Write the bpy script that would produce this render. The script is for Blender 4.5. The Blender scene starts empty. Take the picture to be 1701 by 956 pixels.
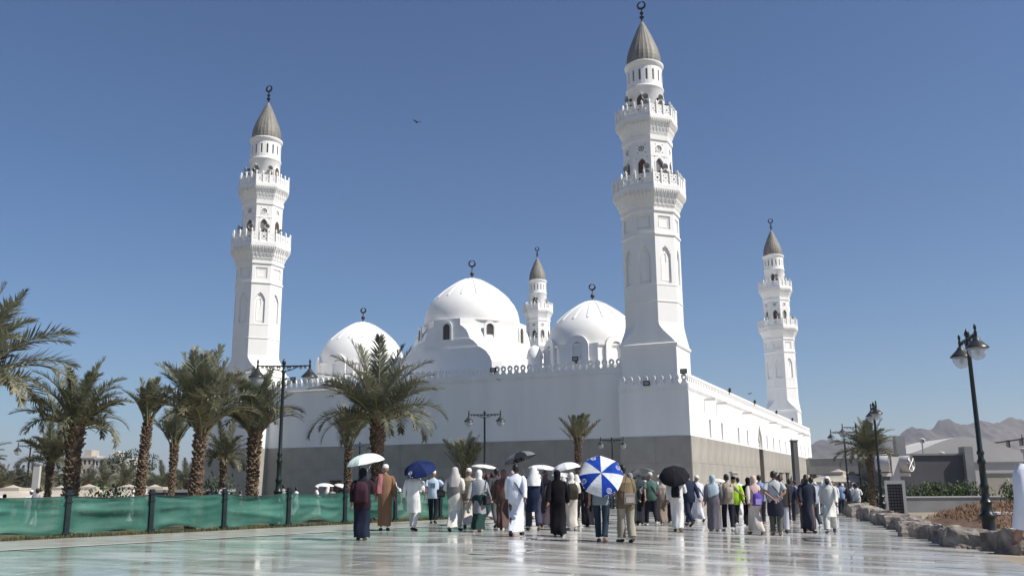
import bpy, bmesh, math, random
from math import sin, cos, pi, radians, hypot, exp
from mathutils import Vector, Matrix, noise
random.seed(7)
S = bpy.context.scene
COL = S.collection

# ------------------------------------------------------------------ camera
cam_d = bpy.data.cameras.new('camera')
cam_d.sensor_width = 36.0
cam_d.lens = 36.0 * 1507.7 / 1701.0
cam_d.clip_start = 0.1
cam_d.clip_end = 30000
cam = bpy.data.objects.new('camera', cam_d)
COL.objects.link(cam)
cam.location = (0, 0, 1.2)
cam.rotation_euler = (Matrix.Rotation(pi/2 + 0.2136, 3, 'X') @ Matrix.Rotation(-0.0081, 3, 'Z')).to_euler()
S.camera = cam
# ------------------------------------------------------------------ sky, sun, exposure
SUN_AZ, SUN_EL = 111.0, 49.0
W = bpy.data.worlds.new('World'); S.world = W; W.use_nodes = True
wn = W.node_tree.nodes; wl = W.node_tree.links
for n in list(wn): wn.remove(n)
sky = wn.new('ShaderNodeTexSky'); sky.sky_type = 'NISHITA'; sky.sun_disc = False
sky.sun_elevation = radians(SUN_EL); sky.sun_rotation = radians(SUN_AZ)
sky.altitude = 0; sky.air_density = 1.0; sky.dust_density = 0.15; sky.ozone_density = 1.0
bgn = wn.new('ShaderNodeBackground'); bgn.inputs['Strength'].default_value = 0.072
hs = wn.new('ShaderNodeHueSaturation'); hs.inputs['Saturation'].default_value = 1.0
wo = wn.new('ShaderNodeOutputWorld')
tint = wn.new('ShaderNodeMix'); tint.data_type = 'RGBA'; tint.blend_type = 'MULTIPLY'; tint.inputs['Factor'].default_value = 1.0
tint.inputs['B'].default_value = (0.55, 0.76, 1.02, 1)
wl.new(sky.outputs[0], tint.inputs['A']); wl.new(tint.outputs['Result'], hs.inputs['Color']); wl.new(hs.outputs[0], bgn.inputs[0]); wl.new(bgn.outputs[0], wo.inputs[0])
sd = bpy.data.lights.new('sun', 'SUN'); sd.energy = 5.0; sd.angle = radians(0.55); sd.color = (1.0, 0.95, 0.87)
sun = bpy.data.objects.new('sun', sd); COL.objects.link(sun)
sdir = Vector((sin(radians(SUN_AZ))*cos(radians(SUN_EL)), cos(radians(SUN_AZ))*cos(radians(SUN_EL)), sin(radians(SUN_EL))))
sun.rotation_euler = sdir.to_track_quat('Z', 'Y').to_euler()
sun.location = (40, 0, 60)
S.view_settings.view_transform = 'Standard'; S.view_settings.look = 'None'
S.view_settings.exposure = 0.33; S.view_settings.gamma = 1.0

# ------------------------------------------------------------------ ground heights
def clip(v, a, b): return max(a, min(b, v))
def fdist(x, y): return (x + 11.18) * -0.78 + (y - 23.38) * 0.625
def gz(x, y): return -0.03 * clip(x, 0, 18) - 0.030 * clip(fdist(x, y) - 4, 0, 33)

# ------------------------------------------------------------------ materials
def mat(name, col, rough=0.8, var=0.12, scale=3.0, bump=0.0, bscale=None, metal=0.0, col2=None, spec=0.4,
        coat=0.0, stretch=None, trans=0.0, objrand=0.0, alpha=None):
    m = bpy.data.materials.new(name); m.use_nodes = True
    nt = m.node_tree; N = nt.nodes; L = nt.links
    p = N['Principled BSDF']
    p.inputs['Roughness'].default_value = rough
    p.inputs['Metallic'].default_value = metal
    p.inputs['Specular IOR Level'].default_value = spec
    p.inputs['Coat Weight'].default_value = coat
    tc = N.new('ShaderNodeTexCoord'); src = tc.outputs['Object']
    if stretch:
        mp = N.new('ShaderNodeMapping'); mp.inputs['Scale'].default_value = stretch
        L.new(src, mp.inputs['Vector']); src = mp.outputs[0]
    nz = N.new('ShaderNodeTexNoise'); nz.inputs['Scale'].default_value = scale; nz.inputs['Detail'].default_value = 6
    L.new(src, nz.inputs['Vector'])
    mr = N.new('ShaderNodeMapRange'); mr.inputs['From Min'].default_value = 0.3; mr.inputs['From Max'].default_value = 0.7
    L.new(nz.outputs[0], mr.inputs['Value'])
    mx = N.new('ShaderNodeMix'); mx.data_type = 'RGBA'
    a = [c * (1 - var) for c in col[:3]] + [1]
    b = list(col2[:3]) + [1] if col2 else [min(1, c * (1 + var)) for c in col[:3]] + [1]
    mx.inputs['A'].default_value = a; mx.inputs['B'].default_value = b
    L.new(mr.outputs[0], mx.inputs['Factor'])
    out = mx.outputs['Result']
    if objrand:
        oi = N.new('ShaderNodeObjectInfo')
        h = N.new('ShaderNodeHueSaturation'); h.inputs['Saturation'].default_value = 1
        m2 = N.new('ShaderNodeMapRange'); m2.inputs['To Min'].default_value = 1 - objrand; m2.inputs['To Max'].default_value = 1 + objrand
        L.new(oi.outputs['Random'], m2.inputs['Value']); L.new(m2.outputs[0], h.inputs['Value'])
        L.new(out, h.inputs['Color']); out = h.outputs[0]
    L.new(out, p.inputs['Base Color'])
    if bump:
        nb = N.new('ShaderNodeTexNoise'); nb.inputs['Scale'].default_value = bscale or scale * 6; nb.inputs['Detail'].default_value = 5
        L.new(src, nb.inputs['Vector'])
        bp = N.new('ShaderNodeBump'); bp.inputs['Strength'].default_value = bump; bp.inputs['Distance'].default_value = 0.02
        L.new(nb.outputs[0], bp.inputs['Height']); L.new(bp.outputs[0], p.inputs['Normal'])
    if trans:
        tl = N.new('ShaderNodeBsdfTranslucent'); L.new(out, tl.inputs[0])
        ms = N.new('ShaderNodeMixShader'); ms.inputs[0].default_value = trans
        L.new(p.outputs[0], ms.inputs[1]); L.new(tl.outputs[0], ms.inputs[2])
        L.new(ms.outputs[0], N['Material Output'].inputs[0])
        if alpha:
            tp = N.new('ShaderNodeBsdfTransparent'); m3 = N.new('ShaderNodeMixShader'); m3.inputs[0].default_value = alpha
            L.new(ms.outputs[0], m3.inputs[1]); L.new(tp.outputs[0], m3.inputs[2]); L.new(m3.outputs[0], N['Material Output'].inputs[0])
    return m

M = {}
M['white'] = mat('white_paint', (0.81, 0.80, 0.77), 0.75, 0.055, 0.6, 0.15, 6, stretch=(1, 1, 0.16))
M['dome'] = mat('dome_plaster', (0.80, 0.79, 0.765), 0.7, 0.04, 0.5, 0.15, 5)
M['stone'] = mat('grey_stone_cladding', (0.35, 0.325, 0.28), 0.6, 0.10, 0.5, 0.25, 9, stretch=(1, 1, 2.0))
M['stone2'] = mat('grey_stone_courses', (0.345, 0.32, 0.275), 0.62, 0.13, 0.7, 0.25, 9, objrand=0.05)
M['joint'] = mat('dark_joint', (0.12, 0.11, 0.10), 0.9)
M['lead'] = mat('lead_roof', (0.19, 0.18, 0.155), 0.6, 0.25, 2.0, 0.1, metal=0.0, stretch=(1, 1, .3))
M['bronze'] = mat('dark_bronze', (0.035, 0.028, 0.03), 0.35, 0.2, metal=0.5)
M['void'] = mat('dark_lattice', (0.06, 0.052, 0.045), 0.6, 0.3, 8)
M['lattice'] = mat('lattice_grille', (0.17, 0.16, 0.15), 0.6, 0.2, 6)
M['lattice_pale'] = mat('pale_lattice', (0.45, 0.45, 0.44), 0.7, 0.2, 6)
M['wood'] = mat('brown_door', (0.10, 0.055, 0.03), 0.5, 0.2, 3)
M['horn'] = mat('horn_grey', (0.30, 0.30, 0.29), 0.5, 0.1)
M['iron'] = mat('black_green_iron', (0.012, 0.018, 0.017), 0.35, 0.3, 4, 0.1)
M['ironcap'] = mat('lantern_cap', (0.05, 0.05, 0.05), 0.35, 0.3, 4, 0.1, metal=.4)
M['trunk'] = mat('palm_trunk', (0.13, 0.075, 0.045), 0.9, 0.45, 7, 0.6, 25, col2=(0.26, 0.19, 0.13))
M['boss'] = mat('palm_leaf_base', (0.13, 0.075, 0.045), 0.9, 0.5, 5, 0.6, 25, col2=(0.23, 0.17, 0.12))
M['frond'] = mat('palm_frond', (0.125, 0.142, 0.088), 0.5, 0.35, 1.6, 0, col2=(0.24, 0.245, 0.17), trans=0.25, objrand=0.25)
M['frond_dry'] = mat('palm_frond_dry', (0.17, 0.155, 0.085), 0.6, 0.3, 1.6, 0, col2=(0.26, 0.24, 0.15), trans=0.18, objrand=0.2)
M['rachis'] = mat('palm_rachis', (0.22, 0.19, 0.09), 0.6, 0.25, 4)
M['leaf'] = mat('shrub_leaf', (0.05, 0.085, 0.03), 0.6, 0.4, 1.5, col2=(0.10, 0.15, 0.05), trans=0.15)
M['leaf_dark'] = mat('tree_leaf', (0.04, 0.06, 0.03), 0.6, 0.4, 0.7, col2=(0.085, 0.105, 0.06), trans=0.12)
M['dry'] = mat('dry_brush', (0.16, 0.09, 0.055), 0.95, 0.4, 3, 0.5, col2=(0.30, 0.19, 0.12))
M['net'] = mat('green_net', (0.030, 0.17, 0.125), 0.6, 0.30, 0.9, 0.1, 60, col2=(0.075, 0.26, 0.20), trans=0.38, alpha=0.16)
M['post'] = mat('fence_post', (0.012, 0.02, 0.022), 0.4, 0.3)
M['grass'] = mat('lawn', (0.055, 0.08, 0.03), 0.95, 0.4, 1.2, 0.6, 40, col2=(0.14, 0.13, 0.07))
M['blade'] = mat('grass_blade', (0.07, 0.10, 0.035), 0.8, 0.4, 2, col2=(0.16, 0.15, 0.07), trans=.2)
M['soil'] = mat('sandy_ground', (0.26, 0.22, 0.17), 0.95, 0.25, 0.6, 0.5, 12)
M['rock'] = mat('rough_rock', (0.17, 0.14, 0.115), 0.95, 0.4, 3.2, 1.0, 16, col2=(0.40, 0.355, 0.31))
M['conc'] = mat('grey_concrete', (0.25, 0.25, 0.245), 0.85, 0.12, 1.0, 0.3)
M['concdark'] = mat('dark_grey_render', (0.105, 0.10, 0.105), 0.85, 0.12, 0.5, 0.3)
M['beige'] = mat('beige_render', (0.42, 0.38, 0.31), 0.85, 0.1, 0.5, 0.2)
M['offwhite'] = mat('offwhite_render', (0.52, 0.50, 0.48), 0.85, 0.08, 0.4, 0.2)
M['tent'] = mat('tent_canvas', (0.50, 0.45, 0.375), 0.85, 0.10, 1.0, 0.1, trans=0.15)
M['mountain'] = mat('mountain_rock', (0.075, 0.058, 0.058), 1.0, 0.3, 0.004, 0, col2=(0.12, 0.095, 0.09))
M['window'] = mat('dark_window', (0.03, 0.035, 0.04), 0.15, 0.2)
M['redpaint'] = mat('red_rail', (0.25, 0.08, 0.05), 0.7, 0.3)
M['skin'] = mat('skin', (0.30, 0.17, 0.115), 0.55, 0.12, 8)
M['skin_dark'] = mat('skin_dark', (0.10, 0.055, 0.04), 0.5, 0.12, 8)
M['hair'] = mat('hair', (0.015, 0.012, 0.01), 0.5, 0.3, 20)
M['shoe'] = mat('shoe_black', (0.02, 0.018, 0.018), 0.5, 0.2)
M['shoe_tan'] = mat('shoe_tan', (0.20, 0.12, 0.08), 0.6, 0.2)
M['shoe_white'] = mat('shoe_white', (0.55, 0.55, 0.53), 0.6, 0.1)
M['steel'] = mat('steel', (0.35, 0.35, 0.36), 0.3, 0.1, metal=.8)

def glassmat():
    m = bpy.data.materials.new('clear_bowl'); m.use_nodes = True
    nt = m.node_tree; N = nt.nodes; L = nt.links
    p = N['Principled BSDF']; p.inputs['Base Color'].default_value = (0.75, 0.77, 0.78, 1); p.inputs['Roughness'].default_value = 0.12
    t = N.new('ShaderNodeBsdfTransparent'); t.inputs[0].default_value = (0.86, 0.88, 0.9, 1)
    x = N.new('ShaderNodeMixShader'); x.inputs[0].default_value = 0.6
    L.new(p.outputs[0], x.inputs[1]); L.new(t.outputs[0], x.inputs[2]); L.new(x.outputs[0], N['Material Output'].inputs[0])
    return m
M['glass'] = glassmat()

def marble(name, brick):
    """wet, polished stone paving; brick=True draws slab tones and joints where slabs get too small to build"""
    m = bpy.data.materials.new(name); m.use_nodes = True
    nt = m.node_tree; N = nt.nodes; L = nt.links
    p = N['Principled BSDF']
    geo = N.new('ShaderNodeNewGeometry')
    mp = N.new('ShaderNodeMapping'); mp.inputs['Rotation'].default_value = (0, 0, 0.4185)
    L.new(geo.outputs['Position'], mp.inputs['Vector'])
    st = N.new('ShaderNodeMapping'); st.inputs['Scale'].default_value = (0.35, 1.3, 1)
    L.new(mp.outputs[0], st.inputs['Vector'])
    n1 = N.new('ShaderNodeTexNoise'); n1.inputs['Scale'].default_value = 1.6; n1.inputs['Detail'].default_value = 9; n1.inputs['Roughness'].default_value = 0.62
    L.new(st.outputs[0], n1.inputs['Vector'])
    cr = N.new('ShaderNodeValToRGB')
    e = cr.color_ramp.elements
    e[0].position = 0.33; e[0].color = (0.29, 0.28, 0.255, 1); e[1].position = 0.68; e[1].color = (0.52, 0.515, 0.485, 1)
    L.new(n1.outputs[0], cr.inputs[0])
    # fine pale veins
    n2 = N.new('ShaderNodeTexNoise'); n2.inputs['Scale'].default_value = 5; n2.inputs['Detail'].default_value = 8; n2.inputs['Distortion'].default_value = 1.5
    L.new(st.outputs[0], n2.inputs['Vector'])
    vr = N.new('ShaderNodeMapRange'); vr.inputs['From Min'].default_value = 0.55; vr.inputs['From Max'].default_value = 0.72
    L.new(n2.outputs[0], vr.inputs['Value'])
    mx = N.new('ShaderNodeMix'); mx.data_type = 'RGBA'; mx.inputs['B'].default_value = (0.66, 0.66, 0.62, 1)
    sc = N.new('ShaderNodeMath'); sc.operation = 'MULTIPLY'; sc.inputs[1].default_value = 0.5
    L.new(vr.outputs[0], sc.inputs[0]); L.new(sc.outputs[0], mx.inputs['Factor']); L.new(cr.outputs[0], mx.inputs['A'])
    col = mx.outputs['Result']
    # towards the lawn: greenish tile colour with the net's green reflection painted in
    sx = N.new('ShaderNodeSeparateXYZ'); L.new(geo.outputs['Position'], sx.inputs[0])
    gr = N.new('ShaderNodeMapRange'); gr.inputs['From Min'].default_value = 0.5; gr.inputs['From Max'].default_value = -4.5
    gr.inputs['To Max'].default_value = 0.5
    L.new(sx.outputs[0], gr.inputs['Value'])
    gm = N.new('ShaderNodeMix'); gm.data_type = 'RGBA'; gm.blend_type = 'MULTIPLY'; gm.inputs['B'].default_value = (0.82, 1.0, 0.92, 1)
    L.new(gr.outputs[0], gm.inputs['Factor']); L.new(col, gm.inputs['A']); col = gm.outputs['Result']
    # tone of each slab
    if brick:
        bk = N.new('ShaderNodeTexBrick'); bk.inputs['Scale'].default_value = 1.0
        bk.inputs['Brick Width'].default_value = 1.5; bk.inputs['Row Height'].default_value = 0.9; bk.inputs['Mortar Size'].default_value = 0.006
        bk.inputs['Color1'].default_value = (0.86, 0.86, 0.86, 1); bk.inputs['Color2'].default_value = (1.13, 1.13, 1.13, 1); bk.inputs['Mortar'].default_value = (0.45, 0.45, 0.45, 1)
        L.new(mp.outputs[0], bk.inputs['Vector']); tone = bk.outputs['Color']
        mu = N.new('ShaderNodeMix'); mu.data_type = 'RGBA'; mu.blend_type = 'MULTIPLY'; mu.inputs['Factor'].default_value = 1
        L.new(col, mu.inputs['A']); L.new(tone, mu.inputs['B']); col = mu.outputs['Result']
    else:
        oi = N.new('ShaderNodeObjectInfo'); m2 = N.new('ShaderNodeMapRange'); m2.inputs['To Min'].default_value = 0.84; m2.inputs['To Max'].default_value = 1.14
        L.new(oi.outputs['Random'], m2.inputs['Value'])
        h = N.new('ShaderNodeHueSaturation'); L.new(m2.outputs[0], h.inputs['Value']); L.new(col, h.inputs['Color']); col = h.outputs[0]
    L.new(col, p.inputs['Base Color'])
    n3 = N.new('ShaderNodeTexNoise'); n3.inputs['Scale'].default_value = 0.8; n3.inputs['Detail'].default_value = 5
    L.new(st.outputs[0], n3.inputs['Vector'])
    rr = N.new('ShaderNodeMapRange'); rr.inputs['From Min'].default_value = 0.35; rr.inputs['From Max'].default_value = 0.7
    rr.inputs['To Min'].default_value = 0.06; rr.inputs['To Max'].default_value = 0.26
    L.new(n3.outputs[0], rr.inputs['Value']); L.new(rr.outputs[0], p.inputs['Roughness'])
    p.inputs['IOR'].default_value = 1.45
    nb = N.new('ShaderNodeTexNoise'); nb.inputs['Scale'].default_value = 2.2; nb.inputs['Detail'].default_value = 3
    L.new(mp.outputs[0], nb.inputs['Vector'])
    bp = N.new('ShaderNodeBump'); bp.inputs['Strength'].default_value = 0.10; bp.inputs['Distance'].default_value = 0.02
    L.new(nb.outputs[0], bp.inputs['Height']); L.new(bp.outputs[0], p.inputs['Normal'])
    return m
M['marble'] = marble('wet_marble_paving', True)
M['slab'] = marble('wet_marble_slab', False)
M['band'] = mat('beige_stone_band', (0.40, 0.375, 0.33), 0.22, 0.2, 1.4, 0.1, 8)
M['whiteline'] = mat('white_inlay', (0.66, 0.66, 0.62), 0.3, 0.15, 3)

_cloth = {}
def cloth(col, patt=0.12, sheen=0):
    k = tuple(round(c, 3) for c in col)
    if k not in _cloth:
        _cloth[k] = mat('cloth', col, 0.9, max(patt, .16), 6, 0.5, 14, stretch=(1, 1, 0.3), spec=0.12)
    return _cloth[k]

# ------------------------------------------------------------------ mesh builder
class MB:
    def __init__(s): s.v = []; s.f = []; s.m = []
    def poly(s, pts, mi=0):
        b = len(s.v); s.v += [tuple(p) for p in pts]; s.f.append(tuple(range(b, b + len(pts)))); s.m.append(mi)
    def mesh(s, vs, fs, mi=0, xf=None):
        b = len(s.v); s.v += [tuple(xf @ Vector(v)) for v in vs] if xf else [tuple(v) for v in vs]
        for f in fs: s.f.append(tuple(b + i for i in f)); s.m.append(mi)
    def box(s, a, b, mi=0, xf=None):
        x0, y0, z0 = a; x1, y1, z1 = b
        s.mesh([(x0,y0,z0),(x1,y0,z0),(x1,y1,z0),(x0,y1,z0),(x0,y0,z1),(x1,y0,z1),(x1,y1,z1),(x0,y1,z1)],
               [(0,3,2,1),(4,5,6,7),(0,1,5,4),(1,2,6,5),(2,3,7,6),(3,0,4,7)], mi, xf)
    def loft(s, rings, mi=0, cap=True, close=True):
        n = len(rings[0]); b = len(s.v)
        for r in rings: s.v += [tuple(p) for p in r]
        for k in range(len(rings) - 1):
            for i in range(n if close else n - 1):
                j = (i + 1) % n
                s.f.append((b+k*n+i, b+k*n+j, b+(k+1)*n+j, b+(k+1)*n+i)); s.m.append(mi)
        if cap and close:
            s.f.append(tuple(b + i for i in reversed(range(n)))); s.m.append(mi)
            s.f.append(tuple(b + (len(rings)-1)*n + i for i in range(n))); s.m.append(mi)
    def lathe(s, prof, n=16, mi=0, c=(0,0,0), cap=True):
        s.loft([[(c[0]+r*cos(2*pi*i/n), c[1]+r*sin(2*pi*i/n), c[2]+z) for i in range(n)] for r, z in prof], mi, cap)
    def tube(s, pts, rs, n=8, mi=0, cap=True, ell=1.0):
        pts = [Vector(p) for p in pts]; rings = []
        if not isinstance(rs, (list, tuple)): rs = [rs] * len(pts)
        up = Vector((0, 0, 1)); pv = None
        for i, p in enumerate(pts):
            t = (pts[min(i+1, len(pts)-1)] - pts[max(i-1, 0)]).normalized()
            if pv is None:
                a = t.cross(up) if abs(t.z) < 0.95 else t.cross(Vector((0, 1, 0)))
            else: a = pv - t * pv.dot(t)
            a.normalize(); pv = a; b = t.cross(a)
            rings.append([p + a * rs[i] * cos(2*pi*k/n) + b * rs[i] * ell * sin(2*pi*k/n) for k in range(n)])
        s.loft(rings, mi, cap)
    def prism(s, pts2, fn, d0, d1, mi=0):
        """extrude a convex-ish 2D outline between depths d0 and d1; fn(x,y,d)->3D"""
        a = [fn(x, y, d0) for x, y in pts2]; b = [fn(x, y, d1) for x, y in pts2]
        s.loft([a, b], mi)
    def build(s, name, mats, parent=None, loc=None, smooth=False, kind=None, label=None):
        me = bpy.data.meshes.new(name); me.from_pydata(s.v, [], s.f)
        if not isinstance(mats, (list, tuple)): mats = [mats]
        for m in mats: me.materials.append(m)
        me.polygons.foreach_set('material_index', s.m)
        if smooth: me.polygons.foreach_set('use_smooth', [True] * len(s.f))
        bm = bmesh.new(); bm.from_mesh(me); bmesh.ops.recalc_face_normals(bm, faces=bm.faces); bm.to_mesh(me); bm.free()
        me.update()
        if smooth:
            try: me.set_sharp_from_angle(angle=radians(50))
            except Exception: pass
        o = bpy.data.objects.new(name, me); COL.objects.link(o)
        if parent: o.parent = parent
        if loc: o.location = loc
        if kind: o['kind'] = kind
        if label: o['label'] = label
        return o
def tag(o, label, cat, group=None):
    o['label'] = label; o['category'] = cat
    if group: o['group'] = group
    return o
def thing(name, label, cat, loc=(0,0,0), rz=0, group=None):
    o = bpy.data.objects.new(name, None); COL.objects.link(o); o.location = loc; o.rotation_euler = (0, 0, rz)
    o.empty_display_size = 0.2
    return tag(o, label, cat, group)
def link_copy(src, parent=None, loc=None, rot=None, scale=None):
    o = src.copy(); COL.objects.link(o); o.parent = parent
    if loc is not None: o.location = loc
    if rot is not None: o.rotation_euler = rot
    if scale is not None: o.scale = scale
    return o
def copy_tree(src, loc=None, rz=None, scale=None, label=None, group=None, parent=None):
    kids = list(src.children)
    o = src.copy(); COL.objects.link(o); o.parent = parent
    if loc is not None: o.location = loc
    if rz is not None: o.rotation_euler = (0, 0, rz)
    if scale is not None: o.scale = scale
    if label: o['label'] = label
    if group: o['group'] = group
    for k in kids: copy_tree(k, parent=o)
    return o
def area2(l): return sum(l[i][0]*l[(i+1)%len(l)][1] - l[(i+1)%len(l)][0]*l[i][1] for i in range(len(l)))
def pierce(mb, outer, holes, fn, depth, mi=0, back=1, rev=None, through=False, rim=False):
    """flat face with openings: outline and holes in 2D, fn(x,y,d)->3D (d<0 goes in). back: material index or None"""
    bm = bmesh.new(); E = []
    for lp in [outer] + holes:
        vs = [bm.verts.new((p[0], p[1], 0)) for p in lp]
        for i in range(len(vs)): E.append(bm.edges.new((vs[i], vs[(i+1) % len(vs)])))
    bmesh.ops.triangle_fill(bm, use_beauty=True, use_dissolve=False, edges=E)
    bm.verts.index_update(); bm.verts.ensure_lookup_table()
    P = [(v.co.x, v.co.y) for v in bm.verts]; F = [[v.index for v in f.verts] for f in bm.faces]; bm.free()
    mb.mesh([fn(x, y, 0) for x, y in P], F, mi)
    if through: mb.mesh([fn(x, y, depth) for x, y in P], F, mi)
    for h in holes:
        n = len(h); a = [fn(x, y, 0) for x, y in h]; b = [fn(x, y, depth) for x, y in h]
        mb.mesh(a + b, [(i, (i+1) % n, n + (i+1) % n, n + i) for i in range(n)], mi if rev is None else rev)
        if back is not None and not through: mb.mesh(b, [tuple(range(n))], back)
    if rim:
        n = len(outer); a = [fn(x, y, 0) for x, y in outer]; b = [fn(x, y, depth) for x, y in outer]
        mb.mesh(a + b, [(i, (i+1) % n, n + (i+1) % n, n + i) for i in range(n)], mi)
def rectp(x0, y0, x1, y1): return [(x0, y0), (x1, y0), (x1, y1), (x0, y1)]
def arch(cx, y0, w, h, n=7, pointed=0.0):
    """arched opening: base at y0, width w, total height h"""
    r = w / 2; rise = r * (1 + pointed); sp = y0 + h - rise
    pts = [(cx - r, y0), (cx + r, y0), (cx + r, sp)]
    for i in range(1, 2 * n):
        a = pi * i / (2 * n)
        x = r * cos(a); y = rise * (sin(a) if not pointed else 1 - (abs(cos(a))) ** 1.5)
        pts.append((cx + x, sp + y))
    pts.append((cx - r, sp))
    return pts
def circ(cx, cy, r, n=14): return [(cx + r*cos(2*pi*i/n), cy + r*sin(2*pi*i/n)) for i in range(n)]

# ================================================================== SETTING: ground sheet and paving
def axis_pts(a, b, fine, far):
    p = []; v = a
    while v < b: p.append(v); v += fine
    p.append(b)
    s = fine; lo = a; hi = b
    while hi < far:
        s *= 1.5; lo -= s; hi += s; p = [lo] + p + [hi]
    return p
xs = axis_pts(-60, 60, 1.5, 7000); ys = axis_pts(-6, 110, 1.5, 7000)
mb = MB()
for y in ys:
    for x in xs: mb.v.append((x, y, gz(x, y) - 0.03))
nx = len(xs)
for j in range(len(ys) - 1):
    for i in range(nx - 1): mb.f.append((j*nx+i, j*nx+i+1, (j+1)*nx+i+1, (j+1)*nx+i)); mb.m.append(0)
g = mb.build('ground', M['soil'], smooth=True, kind='structure')

# fence line: posts measured from the photo run (1.415,1.77) per bay
FP0 = Vector((-11.18, 23.38, 0)); FD = Vector((1.415, 1.77, 0))
def fpt(k, off=0):   # off>0 towards the plaza
    n = Vector((0.78, -0.625, 0)); return FP0 + FD * k + n * off
def sheet(name, poly_fn, n, m, material, dz, kind='structure', parent=None):
    mb = MB()
    for j in range(m + 1):
        for i in range(n + 1):
            x, y = poly_fn(i / n, j / m); mb.v.append((x, y, gz(x, y) + dz))
    for j in range(m):
        for i in range(n): mb.f.append((j*(n+1)+i, j*(n+1)+i+1, (j+1)*(n+1)+i+1, (j+1)*(n+1)+i)); mb.m.append(0)
    return mb.build(name, material, parent, smooth=True, kind=kind)
def plaza_fn(u, v):
    # left edge follows the fence, right edge the rock row
    y = -5 + v * 81
    k = (y - FP0.y) / FD.y
    xl = fpt(k).x + 0.25 if y < 40 else fpt((40 - FP0.y) / FD.y).x + 0.25 + (y - 40) * 0.1
    xr = 8.2 + (y - 14) * 0.31
    return xl + (xr - xl) * u, y
plaza = sheet('plaza_pavement', plaza_fn, 70, 90, M['marble'], 0.0)
def band_fn(a, b):
    def f(u, v):
        p = fpt(-14 + 24 * v, a + (b - a) * u); return p.x, p.y
    return f
beige_band = sheet('kerb_band', band_fn(0.25, 3.55), 4, 90, M['band'], 0.012)
inlay = sheet('white_inlay_strip', band_fn(3.55, 3.72), 1, 90, M['whiteline'], 0.013)
def lawn_fn(u, v):
    p = fpt(-22 + 44 * v, 0.25 - 60 * u * u); return p.x, p.y
lawn = sheet('lawn_ground', lawn_fn, 60, 60, M['grass'], -0.005)

# nearest paving slabs as single pieces, joints between them
AZ = 0.4185
UX = Vector((cos(AZ), -sin(AZ), 0)); UY = Vector((sin(AZ), cos(AZ), 0))
slab_me = None; cnt = 0
for j in range(-2, 34):
    for i in range(-26, 20):
        if cnt >= 296: break
        off = 0.75 if j % 2 else 0
        c = UX * (i * 1.5 + off) + UY * (j * 0.9)
        if c.y < 11.9 or c.y > 22.2 or abs(c.x) > 1.0 + c.y * 0.60: continue
        d_f = (c - FP0).dot(Vector((0.78, -0.625, 0)))
        if d_f < 4.6 or c.x > plaza_fn(1, (c.y + 5) / 81)[0] - 1.0: continue
        if slab_me is None:
            mb = MB(); a, b = 0.7465, 0.4465
            r0 = [(-a,-b,0),(a,-b,0),(a,b,0),(-a,b,0)]; r1 = [(x*1.0,y*1.0,0.008) for x,y,z in r0]; r2 = [(x*0.994,y*0.99,0.0105) for x,y,z in r0]
            mb.loft([r0, r1, r2]); so = mb.build('slab', M['slab'], plaza); slab_me = so
            o = so
        else: o = link_copy(slab_me, plaza)
        o.location = (c.x, c.y, gz(c.x, c.y) + random.uniform(0, 0.0008))
        sl = -0.03 if 0 < c.x < 18 else 0
        e = (Matrix.Rotation(random.gauss(0, 0.0009), 3, 'X') @ Matrix.Rotation(-math.atan(sl) + random.gauss(0, 0.0009), 3, 'Y') @ Matrix.Rotation(-AZ, 3, 'Z')).to_euler()
        o.rotation_euler = e; cnt += 1

# mountains
def ridge(name, pts, depth, seed):
    """pts: list of (x, y, crest height)"""
    mb = MB(); n = 300; rows = 44
    L = len(pts) - 1
    for j in range(rows + 1):
        v = j / rows
        for i in range(n + 1):
            t = i / n * L; k = min(int(t), L - 1); fr = t - k
            x = pts[k][0] + (pts[k+1][0] - pts[k][0]) * fr; y = pts[k][1] + (pts[k+1][1] - pts[k][1]) * fr
            h = pts[k][2] + (pts[k+1][2] - pts[k][2]) * (3*fr*fr - 2*fr**3)
            d = (v - 0.62) * depth
            prof = max(0, 1 - abs(v - 0.62) / 0.62) ** 1.15 if v < 0.62 else max(0, 1 - (v - 0.62) / 0.38)
            nz = noise.fractal(Vector((x * 0.004 + seed, (y + d) * 0.004, 0)), 1.0, 2.1, 6) * h * 0.18
            rg = (1 - abs(noise.noise(Vector((x * 0.009 + seed, (y + d) * 0.003, 4))))) * h * 0.20 - h*.15 + (1 - 2*abs(noise.noise(Vector((x * 0.03 + seed, (y + d) * 0.012, 9))))) * h * 0.03
            mb.v.append((x, y + d, -4 + max(0, h * prof + (nz + rg) * min(1, prof * 2))))
    for j in range(rows):
        for i in range(n): mb.f.append((j*(n+1)+i, j*(n+1)+i+1, (j+1)*(n+1)+i+1, (j+1)*(n+1)+i)); mb.m.append(0)
    o = mb.build(name, M['mountain'], kind='structure')
    return o
ridge('mountain', [(820,3000,90),(920,3000,110),(1010,3000,143),(1130,3000,118),(1230,3000,158),(1310,3000,182),(1400,3000,196),(1480,3000,182),(1560,3000,196),(1680,3000,196),(1850,3000,215),(2100,3000,170),(2600,3000,190)], 1100, 3.3)
ridge('mountain', [(1180,2300,20),(1300,2300,45),(1420,2300,85),(1560,2300,70),(1750,2300,60),(2100,2300,40)], 500, 8.1)

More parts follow.
